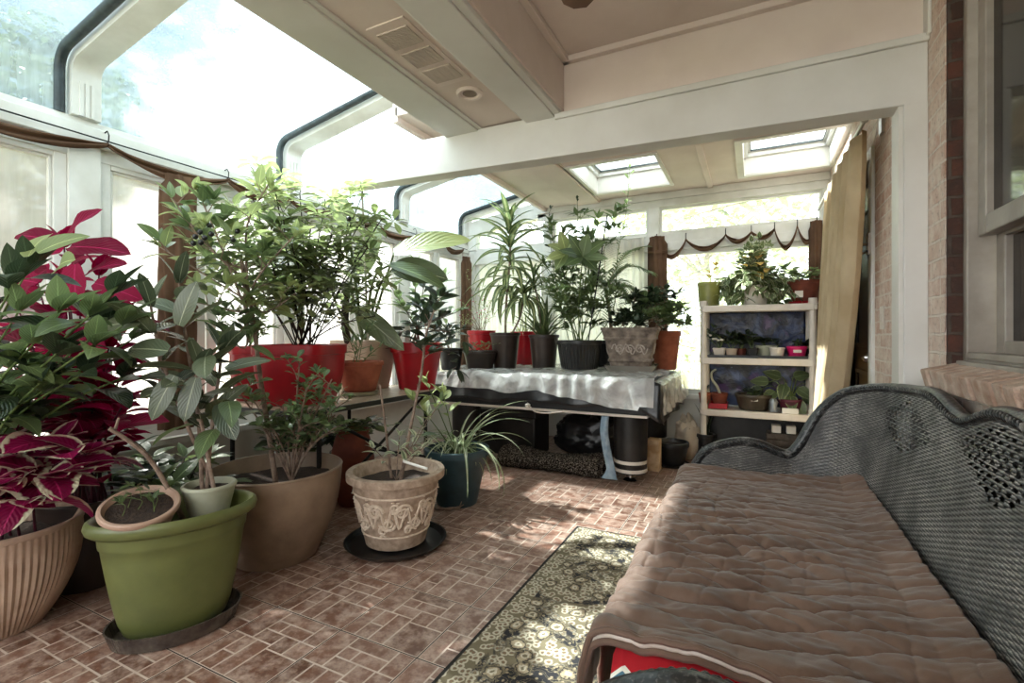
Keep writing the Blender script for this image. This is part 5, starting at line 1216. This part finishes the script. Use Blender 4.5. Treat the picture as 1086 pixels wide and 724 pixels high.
for (x, y, d) in ((690,288,4.5), (598,285,4.6), (672,318,4.4), (612,315,4.4), (640,258,4.9), (682,262,4.9), (655,330,4.2), (620,260,5.0), (692,330,4.6), (600,332,4.5), (635,345,4.3)):
    e = px3(x, y, d); t_ = P[-1]; frond(p, 'palm', [t_, t_.lerp(e, .5)+V((0,0,.12)), e], 26, .19, .024)
p.done('bark')
# square carved planter in its clear tray
c = (-.975, 4.34, zt+.035); sets(55)
root = thing('potted_holly', 'low dark leafed shrub in the square carved grey planter', 'potted plant', c); SQ = R(8); SM = Matrix.Rotation(SQ, 3, 'Z')
m = MB(); k = .255/2**.5*1.30
m.lathe([(.70*k,0),(.72*k,.005),(.74*k,.05),(.80*k,.06),(.80*k,.075),(.76*k,.085),(.90*k,.245),(.96*k,.25),(.96*k,.262),(.94*k,.268),(1.02*k,.325),(1.05*k,.33),(1.05*k,.35),(.98*k,.35),(.93*k,.30),(.9*k,.28)], c, 96, M=SM, sq=14.)
m.build('pot', M['greystone'], root, ang=30)
m = MB()
for s in range(4):
    Rz = Matrix.Rotation(SQ+s*pi/2, 3, 'Z')
    def wall(u, z): return V(c)+Rz @ V((u, -lerp(.76, .90, (z-.085)/.16)*k*1.0-.0015, z))
    for (u0, dr) in ((-.085, 1), (.085, -1), (0., 1)):
        m.tube([wall(u0+.040*(1-i/26)*cos(i*.45*dr+pi/2*0), .165+.040*(1-i/26)*sin(i*.45)) for i in range(22)], [.007, .004], 6)
    m.tube([wall(-.15+.30*i/20, .165+.045*sin(i*.95)) for i in range(21)], .006, 6)
m.build('scroll_relief', M['greyrelief'], root)
soil(root, c, k*1.05, c[2]+.30)
p = Plant(root)
for (x, y, d) in ((665,340,4.3), (690,325,4.35), (712,318,4.3), (728,335,4.3), (735,350,4.3), (655,350,4.2), (700,340,4.15), (680,350,4.1), (718,330,4.45), (672,322,4.4), (705,312,4.4)):
    P = stem(p, [(c[0]+U(-.12,.12), c[1]+U(-.1,.1), c[2]+.30), V((c[0], c[1], c[2]+.36)).lerp(px3(x,y,d), .6)+V((0,0,.03)), px3(x, y, d)], .004, .002); twigs(p, 'dark' if U(0,1) < .6 else 'green', P, 8, .09, 6, .095, .046, t0=.35, pet=.01, droop=(.4,1.))
p.done('bark')
t = NT('clear_tray'); tp = t.n('BsdfTransparent'); tp.inputs[0].default_value = (.9,.9,.88,1); pr = t.pbr(srgb(190,182,172), .15); mx = t.n('MixShader'); mx.inputs[0].default_value = .45; t.t.links.new(tp.outputs[0], mx.inputs[1]); t.t.links.new(pr, mx.inputs[2]); M['clear'] = t.out(mx.outputs[0])
m = MB(); m.lathe([(.19,0),(.195,.004),(.225,.058),(.232,.06),(.222,.06),(.19,.034),(0,.034)], (c[0], c[1], zt), 72, M=SM, sq=10.)
tag(m.build('plant_tray', M['clear'], loc=(c[0], c[1], zt), ang=40), 'clear square plastic tray under the carved grey planter', 'tray')
c = (-.74, 4.71, zt); root = potted('potted_shrub', 'tall terracotta pot behind the square carved planter', c, .130, .095, .36, 'terra', rim=.05, ro=.008); p = Plant(root)
for j in range(5): P = stem(p, [(c[0], c[1], zt+.3), (c[0]+U(-.1,.1), c[1]+U(-.1,.1), zt+.42), (c[0]+U(-.15,.15), c[1]+U(-.15,.1), zt+.47)], .003, .002); leaves_on(p, 'dark', P, 6, .08, .035)
p.done('bark')
# floor beside the table
c = (-.64, 4.42, .016); root = potted('empty_pot', 'black pot on the floor between the game table and the shelf', c, .135, .10, .19, 'black', rim=.04, ro=.008, cat='pot')
saucer('saucer', 'black saucer under the black pot on the floor by the shelf', (c[0], c[1], 0), .15, .022, 'black')

# ---------------------------------------------------------------- on the shelves
def sx(px, y=4.72): return ony(px, 356, y).x
sets(60); z = HZ[3]+.007
c = (sx(752), 4.73, z); root = potted('potted_cutting', 'mustard green glazed pot at the left end of the top shelf', c, .098, .085, .215, 'oldgreen', rim=.03, ro=.004); p = Plant(root)
P = stem(p, [(c[0], c[1], z+.17), (c[0]+.02, c[1], z+.28), (c[0]+.06, c[1]-.02, z+.36)], .003, .002); leaves_on(p, 'pothosy', P, 6, .06, .04, t0=.3); p.done('gstem')
c = (sx(801), 4.75, z); root = potted('potted_pothos', 'overflowing cream-edged pothos in the middle of the top shelf', c, .12, .09, .17, 'wplastic'); p = Plant(root)
for j in range(62):
    az = U(0, 6.28); b = V((c[0]+U(-.07,.07), c[1]+U(-.07,.07), z+.15)); R_ = U(.12,.32)
    if cos(az)*0+sin(az) > .5: R_ *= .6
    e = b+V((cos(az)*R_, sin(az)*R_*.8, U(-.14,.12))); P = stem(p, [b, b+V((cos(az)*R_*.5, sin(az)*R_*.4, U(.06,.16))), e], .003, .002, 5); leaves_on(p, 'pothos', P, 7, .092, .064, 'heart', t0=.3, pet=.03, el=(-.5,.3), droop=(.5,1.3), fold=.14)
for j in range(26):
    az = U(0, 6.28); b = V((c[0]+U(-.05,.05), c[1]+U(-.05,.05), z+.15)); e = b+V((cos(az)*U(.02,.12), sin(az)*.08, U(.16,.42))); P = stem(p, [b, b.lerp(e, .5)+V((U(-.02,.02),0,.02)), e], .003, .002, 5)
    leaves_on(p, 'pothos', P, 6, .085, .06, 'heart', t0=.35, pet=.03, el=(-.4,.4), droop=(.4,1.2), fold=.14)
for j in range(12): e = V((c[0]+U(-.14,.12), c[1]-U(.02,.15), z+U(.25,.46))); p.f('pothosy').leaf(e, rdir(U(3.6,5.8), U(-.4,.3)), .10, .072, 'heart', .12, .6, 6)
p.done('gstem')
c = (sx(853), 4.74, z+.02); root = potted('potted_pothos', 'terracotta pot with a paper label at the right end of the top shelf', c, .118, .085, .175, 'dterra', rim=.03, ro=.008); p = Plant(root)
for j in range(7): P = stem(p, [(c[0], c[1], z+.17), (c[0]+U(-.1,.08), c[1]+U(-.08,.08), z+.24), (c[0]+U(-.18,.12), c[1]-U(0,.14), z+U(.2,.3))], .003, .002, 5); leaves_on(p, 'green', P, 4, .085, .055, 'heart', t0=.4, pet=.02)
m = MB(); m.box((c[0]-.075, c[1]-.112, z+.05), (c[0]-.015, c[1]-.109, z+.105), Matrix.Identity(4)); m.build('paper_label', M['label'], root, smooth=False); p.done('gstem')
saucer('saucer', 'red saucer under the terracotta pot on the top shelf', (c[0], c[1], z), .115, .02, 'red')
# second shelf: a black tray of small pots
z = HZ[2]+.007
m = MB(); m.box((HX0+.06, HY0+.02, z), (HX1-.06, HY0+.28, z+.006)); m.box((HX0+.06, HY0+.02, z+.006), (HX1-.06, HY0+.027, z+.022)); m.box((HX0+.06, HY0+.273, z+.006), (HX1-.06, HY0+.28, z+.022))
tag(m.build('plant_tray', M['black'], bevel=.002, smooth=False), 'long black tray under the small pots on the second shelf', 'tray')
z += .007
def small(name, label, px, rt, rb, h, mat, kind=None, n=5, L=.06, W=.03, hh=.12, sp=.06, y=4.735, sq=0., shape='ovate', dens=6, extra=None, z=None, stemk='gstem'):
    z = globals()['z'] if z is None else z
    c = (sx(px, y), y, z); root = potted(name, label, c, rt, rb, h, mat, rim=h*.18, ro=.003, sq=sq, n=36); p = Plant(root)
    if extra: extra(root, c)
    if kind:
        for j in range(n): P = stem(p, [(c[0], c[1], z+h*.8), (c[0]+U(-sp,sp)*.6, c[1]+U(-sp,sp)*.5, z+h+hh*.5), (c[0]+U(-sp,sp), c[1]+U(-sp,sp)*.8-.01, z+h+hh*U(.6,1.1))], .0025, .0015, 5); leaves_on(p, kind, P, dens, L, W, shape, t0=.3, pet=.012)
    p.done(stemk); return root, c
def white_bits(root, c):
    m = MB()
    for j in range(5): m.lathe([(0,-.01),(.014,-.004),(.014,.006),(0,.012)], (c[0]+U(-.09,.04), c[1]-.05+U(-.04,.02), c[2]+U(.14,.22)), 10)
    m.build('blossom', M['label'], root, label='small white blossoms')
small('potted_jasmine', 'small white square pot with white blossoms at the left of the second shelf', 763, .052, .042, .075, 'wplastic', 'dark', 9, .06, .032, .16, .13, sq=6., extra=white_bits)
small('potted_begonia', 'clear brownish tub of dark leaves beside the white square pot', 776, .046, .040, .07, 'beige', 'dark', 6, .06, .04, .10, .07, y=4.73)
small('potted_begonia', 'small terracotta pot half hidden on the second shelf', 786, .042, .034, .068, 'dterra', 'dark', 5, .06, .04, .12, .06, y=4.80)
small('potted_cutting', 'black square pot left of the olive tub on the second shelf', 798, .045, .038, .075, 'black', 'dark', 5, .06, .035, .10, .06, y=4.72, sq=6.)
small('potted_cutting', 'olive green tub behind the white pot on the second shelf', 813, .085, .075, .10, 'palegreen', 'dark', 6, .05, .03, .05, .08, y=4.81)
small('potted_cutting', 'white round pot in the middle of the second shelf', 824, .057, .048, .085, 'wplastic', 'dark', 2, .05, .025, .05, .04, y=4.70)
def pinklab(root, c):
    m = MB(); m.box((c[0]-.03, c[1]-.072, c[2]+.042), (c[0]+.03, c[1]-.069, c[2]+.066)); m.build('paper_label', M['label'], root, smooth=False)
r_, c = small('potted_succulent', 'bright magenta pot with a spiky seedling on the second shelf', 845, .074, .060, .095, 'magenta', 'green', 3, .05, .02, .03, .03, y=4.735, shape='lance', extra=pinklab)
m = MB(); m.leaf((c[0]+.02, c[1]+.01, c[2]+.08), rdir(1.2, 1.3), .16, .014, 'strap', .4, 1.6, 10); m.build('tall_leaf', LM['green'], r_)
small('potted_violet', 'black pot of dark leaves against the right post of the second shelf', 858, .05, .04, .07, 'black', 'dark', 6, .065, .04, .05, .06, y=4.82)
# third shelf
z = HZ[1]+.007
m = MB(); x0, x1 = sx(744), sx(771); m.box((x0, 4.66, z), (x1, 4.86, z+.006)); m.box((x0, 4.655, z), (x1, 4.663, z+.045)); m.box((x0, 4.857, z), (x1, 4.865, z+.045)); m.box((x0-.004, 4.655, z), (x0+.004, 4.865, z+.045)); m.box((x1-.004, 4.655, z), (x1+.004, 4.865, z+.045))
tag(m.build('plant_tray', M['red'], bevel=.003, smooth=False), 'red tray holding two clay pots on the third shelf', 'tray')
small('potted_cactus', 'dull clay pot at the left in the red tray', 748, .055, .042, .12, 'terra', 'dark', 2, .05, .02, .05, .03, y=4.76, z=z+.007)
r_, c = small('potted_cactus', 'dark clay pot with a curved grey stem in the red tray', 763, .068, .05, .125, 'dterra', None, y=4.76, z=z+.007)
m = MB(); m.tube(catmull([(c[0]+.01, c[1], c[2]+.1), (c[0]-.02, c[1], c[2]+.18), (c[0]-.06, c[1], c[2]+.24), (c[0]-.065, c[1], c[2]+.30), (c[0]-.03, c[1], c[2]+.335)], 6), [.012, .008], 8); m.build('stem', M['palegreen'], r_)
def bowllab(root, c):
    m = MB(); m.box((c[0]-.015, c[1]-.138, c[2]+.085), (c[0]+.035, c[1]-.134, c[2]+.11)); m.build('paper_label', M['label'], root, smooth=False)
r_, c = small('potted_succulent', 'wide dark olive bowl in the middle of the third shelf', 799, .145, .115, .135, 'olive', 'dark', 7, .05, .02, .03, .10, y=4.77, extra=bowllab)
small('potted_philodendron', 'broad leafed philodendron in a dark red pot at the right of the third shelf', 838, .085, .07, .11, 'rstem', 'philo', 0, y=4.74)
root = C.objects['potted_philodendron']; c = root.location; p = Plant(root)
for (x, y, d, az, el) in ((815,405,4.25,2.6,.1), (822,415,4.2,3.4,-.5), (832,408,4.15,3.9,-.9), (842,400,4.2,-.2,.3), (850,398,4.25,.6,.6), (846,412,4.15,-.9,-.5), (852,418,4.2,-.6,-.7), (838,420,4.1,4.4,-.8), (828,400,4.3,2.8,.4), (845,425,4.1,-1.4,-.9), (818,425,4.3,3.6,-.8), (856,408,4.25,-.3,-.2), (808,412,4.35,3.0,-.4)):
    q = px3(x, y, d); stem(p, [(c.x, c.y, z+.09), V((c.x, c.y, z+.12)).lerp(q, .6)+V((0,0,.05)), q], .004, .003); p.f('philo').leaf(q, rdir(az+.46, el), .155, .100, 'heart', .14, .5, 9, nrm=V((0,-.85,.5)))
p.done('gstem')
m = MB(); x = sx(838, 4.63); m.box((x-.06, 4.61, z), (x+.06, 4.65, z+.042)); m.build
tag(m.build('seed_box', M['label'], bevel=.003, smooth=False), 'small white box in front of the philodendron pot', 'box')
m = MB(); x = sx(820, 4.68); m.lathe([(0,0),(.03,0),(.034,.02),(.028,.05),(.034,.085),(.02,.11),(0,.115)], (x, 4.67, z), 18, fn=lambda a, zz, r: .005*sin(a*5+zz*90) if r > .01 else 0); tag(m.build('crumpled_foil', plain('grey_foil', srgb(150,156,160), .35, metal=.5), loc=(x, 4.67, z)), 'scrap of crumpled grey wrapping beside the olive bowl', 'wrapping')
# bottom shelf
z = HZ[0]+.007
c = (sx(748, 4.64), 4.67, z); root = potted('potted_snake_plant', 'black pot with long green strap leaves on the bottom shelf', c, .075, .06, .20, 'black'); p = Plant(root)
for (dx, dy, L, b_) in ((-.045,-.03,.40,.5), (.0,-.05,.36,.4), (.03,.02,.30,.7), (-.02,.03,.33,.6)): p.f('dark' if dx > .02 else 'rubber').leaf((c[0]+dx*.6, c[1]+dy*.6, z+.16), V((dx, dy*1.5-.02, 1)), L, .042, 'strap', .3, b_, 9)
p.done()
def tray_stack(px, y, z, n):
    x = sx(px, y)
    for k in range(n):
        m = MB(); zz = z+k*.052; a, b = .125, .09
        m.box((x-a, y-b, zz), (x+a, y+b, zz+.004)); m.box((x-a, y-b, zz), (x+a, y-b+.005, zz+.048)); m.box((x-a, y+b-.005, zz), (x+a, y+b, zz+.048)); m.box((x-a, y-b, zz), (x-a+.005, y+b, zz+.048)); m.box((x+a-.005, y-b, zz), (x+a, y+b, zz+.048))
        for q in range(5): m.box((x-a+.02+q*.048, y-b-.004, zz+.008), (x-a+.05+q*.048, y-b, zz+.04))
        m.box((x-a-.006, y-b-.006, zz+.044), (x+a+.006, y-b+.006, zz+.049))
        tag(m.build('seed_tray', M['smoke'], bevel=.002, smooth=False), ('clear ribbed seed tray on top of the stack on the bottom shelf' if k == n-1 else 'grey ribbed seed tray at the foot of the stack on the bottom shelf' if k == 0 else 'clear ribbed seed tray in the middle of the stack on the bottom shelf'), 'tray')
m = MB(); x = sx(830, 4.75); m.lathe([(.13,0),(.135,.004),(.165,.085),(.172,.09),(.16,.09),(.12,.012),(0,.012)], (x, 4.77, z), 40); tag(m.build('terracotta_bowl', M['terra'], loc=(x, 4.77, z), ang=32), 'wide terracotta bowl on the bottom shelf under the seed trays', 'bowl')
tray_stack(830, 4.77, z+.092, 3)
for dx, lb in ((-.05, 'left white label box on the clear seed trays'), (.06, 'right white label box on the clear seed trays')):
    x = sx(830, 4.77)+dx; m = MB(); m.box((x-.035, 4.70, z+.248), (x+.035, 4.80, z+.31)); tag(m.build('seed_box', M['label'], bevel=.004, smooth=False), lb, 'box')
m = MB(); x = sx(781, 4.7); m.lathe([(.07,0),(.075,.004),(.095,.11),(.10,.115),(.09,.115),(.065,.02),(0,.02)], (x, 4.74, z), 36); tag(m.build('dark_bowl', M['black'], loc=(x, 4.74, z), ang=32), 'black bowl on the bottom shelf', 'bowl')
m = MB(); m.lathe([(0,-.026),(.018,-.02),(.027,0),(.018,.02),(0,.026)], (x-.01, 4.665, z+.145), 20); m.tube([(x-.01, 4.665, z+.145), (x+.10, 4.70, z+.17)], .012, 10); tag(m.build('hand_sprayer', M['terra'], loc=(x, 4.67, z+.115)), 'dark sprayer with a red nozzle lying on the black bowl', 'sprayer')

# ================================================================ OUTSIDE
t = NT('lawn'); c_ = t.mix(t.ramp(t.noise(1.2, 5., None, .7), [(.4, 0), (.65, 1)]), srgb(132,138,104), srgb(184,178,152)); M['lawn'] = t.out(t.pbr(c_, .95, 0, t.bump(t.noise(60, 3.), .6, .03), .1))
m = MB()
def hole(i, j):
    x = lerp(-30, 20, (i+.5)/50); y = lerp(-15, 35, (j+.5)/50); return XL-.0 < x < 1.5 and -1.5 < y < YB-.3
m.grid(51, 51, lambda u, v: (lerp(-30, 20, u), lerp(-15, 35, v), -.16+.05*NZ.noise(V((u*20, v*20, 0)))), hole); struct(m.build('ground', M['lawn']))
def tree(name, label, c, rx, ry, rz, n, L, mat, trunk=True, gap=.1, group=None, tz=None, cat='tree'):
    root = thing(name, label, cat, (c[0], c[1], -.16), group); p = Plant(root); ctr = V(c)
    if trunk:
        base = V((c[0], c[1], -.16)); top = ctr+V((0, 0, rz*.2)); stem(p, [base, base.lerp(top, .5)+V((.1, .05, 0)), top], .05*rz+.02, .02)
        for j in range(9):
            e = ctr+V((rx*cos(j*.7)*.75, ry*sin(j*.7)*.75, rz*U(-.4,.7))); stem(p, [base.lerp(top, U(.55,.95)), ctr.lerp(e, .4)-V((0,0,.1*rz)), e], .025, .008)
    mb = p.f(mat); k = 0
    while k < n:
        d = V((U(-1,1), U(-1,1), U(-1,1)))
        if d.length > 1 or d.length < .35: continue
        if NZ.noise(d*2.3+V(c)) < gap-.25 and U(0,1) < .8: continue
        q = ctr+V((d.x*rx, d.y*ry, d.z*rz)); mb.leaf(q, rdir(U(0,6.28), U(-.6,.5)), L*U(.6,1.3), L*.55, 'ovate', .2, .6, 3); k += 1
    p.done('bark', None); return root
sets(70)
tree('broadleaf_tree', 'leafy tree standing over the near bay of the glass roof', (-5.5, .55, 6.0), 1.5, 1.5, 1.3, 7000, .13, 'tree')
tree('broadleaf_tree', 'leafy tree added outside the far bay to shade the floor', (-5.6, 5.35, 5.4), 1.5, 1.25, 1.5, 6000, .13, 'tree')  # second crown added to block the sun beyond the floor patch
tree('broadleaf_tree', 'large tree outside the left windows beyond the coleus', (-7.2, 2.2, 2.6), 1.8, 1.5, 2.0, 6500, .14, 'tree')
tree('broadleaf_tree', 'tree outside at the left edge past the first rafter', (-6.6, -.9, 3.2), 1.6, 1.3, 1.8, 6500, .14, 'tree')
tree('hedge_bush', 'pale sunlit bush outside the back window', (-.3, 8.3, 1.0), 1.25, .7, 1.25, 1700, .16, 'out', cat='bush')
tree('hedge_bush', 'pale sunlit bush outside behind the brown gathered curtain', (-2.95, 8.5, 1.0), 1.25, .7, 1.3, 1200, .16, 'out', cat='bush')
tree('hedge_bush', 'pale sunlit bush outside at the right of the back window', (2.2, 7.7, 1.4), 1.1, .7, 1.6, 1300, .16, 'out', cat='bush')
tree('garden_tree', 'garden tree with pale green leaves beyond the back window', (-.9, 10.5, 3.2), 2.4, 1., 1.6, 1800, .24, 'out')
root = thing('overhanging_branch', 'broad leafed branch hanging outside the back transom window', 'branch', (1.3, 5.9, -.16)); p = Plant(root); sets(71)
P = stem(p, [(1.3, 5.9, -.16), (1.25, 5.9, 1.6), (.9, 5.75, 2.5), (.1, 5.65, 2.55), (-.75, 5.6, 2.4)], .03, .006)
for q in P[18:]:
    for j in range(4): e = q+V((U(-.15,.15), U(-.12,.12), U(-.14,.10))); p.f('green' if U(0,1) < .5 else 'lime').leaf(e, rdir(U(0,6.28), U(-.5,.3)), U(.12,.2), .085, 'ovate', .2, .6, 6)
p.done('bark')
root = thing('dry_grass', 'tall dry straw-coloured grass outside the back window', 'grass', (-.3, 6.4, -.16)); mb = MB()
for j in range(700): mb.leaf((U(-1.6,.9), U(5.95,6.5), -.16), rdir(U(0,6.28), U(1.1,1.5)), U(.8,1.5), .016, 'strap', .1, U(.2,.9), 5)
o = mb.build('blades', leafmat('straw', srgb(206,184,140), srgb(224,206,164), rough=.7, trans=.4), root); root['kind'] = 'stuff'

# ---------------------------------------------------------------- repeats share a group phrase
GR = {'gathered_curtain': 'brown curtains gathered beside the windows', 'sheer_curtain': 'white sheer curtains at the back windows', 'curtain_swag': 'brown curtain swags slung from hooks',
      'saucer': 'saucers under the pots', 'seed_tray': 'seed trays stacked on the bottom shelf', 'seed_box': 'small white boxes on the shelves', 'printed_plastic_bag': 'dark blue bags hung behind the shelves',
      'broadleaf_tree': 'trees outside the glass on the left', 'hedge_bush': 'bushes outside the back window', 'plant_stake': 'stakes among the potted plants', 'plant_tray': 'trays under the pots'}
for o in list(C.objects):
    if o.parent or 'category' not in o: continue
    b = o.name.split('.')[0]; q = o.location
    if b in GR: o['group'] = GR[b]
    elif o['category'] == 'potted plant':
        if q.y > 4.55 and q.x > -.5: o['group'] = 'potted plants on the ' + ('top' if q.z > 1.3 else 'second' if q.z > .9 else 'third' if q.z > .4 else 'bottom') + ' shelf'
        elif q.y > 3.6: o['group'] = 'potted plants on the game table'
        elif q.z > .6: o['group'] = 'potted plants on the folding table'
        elif q.z < .1: o['group'] = 'potted plants on the floor along the side windows'
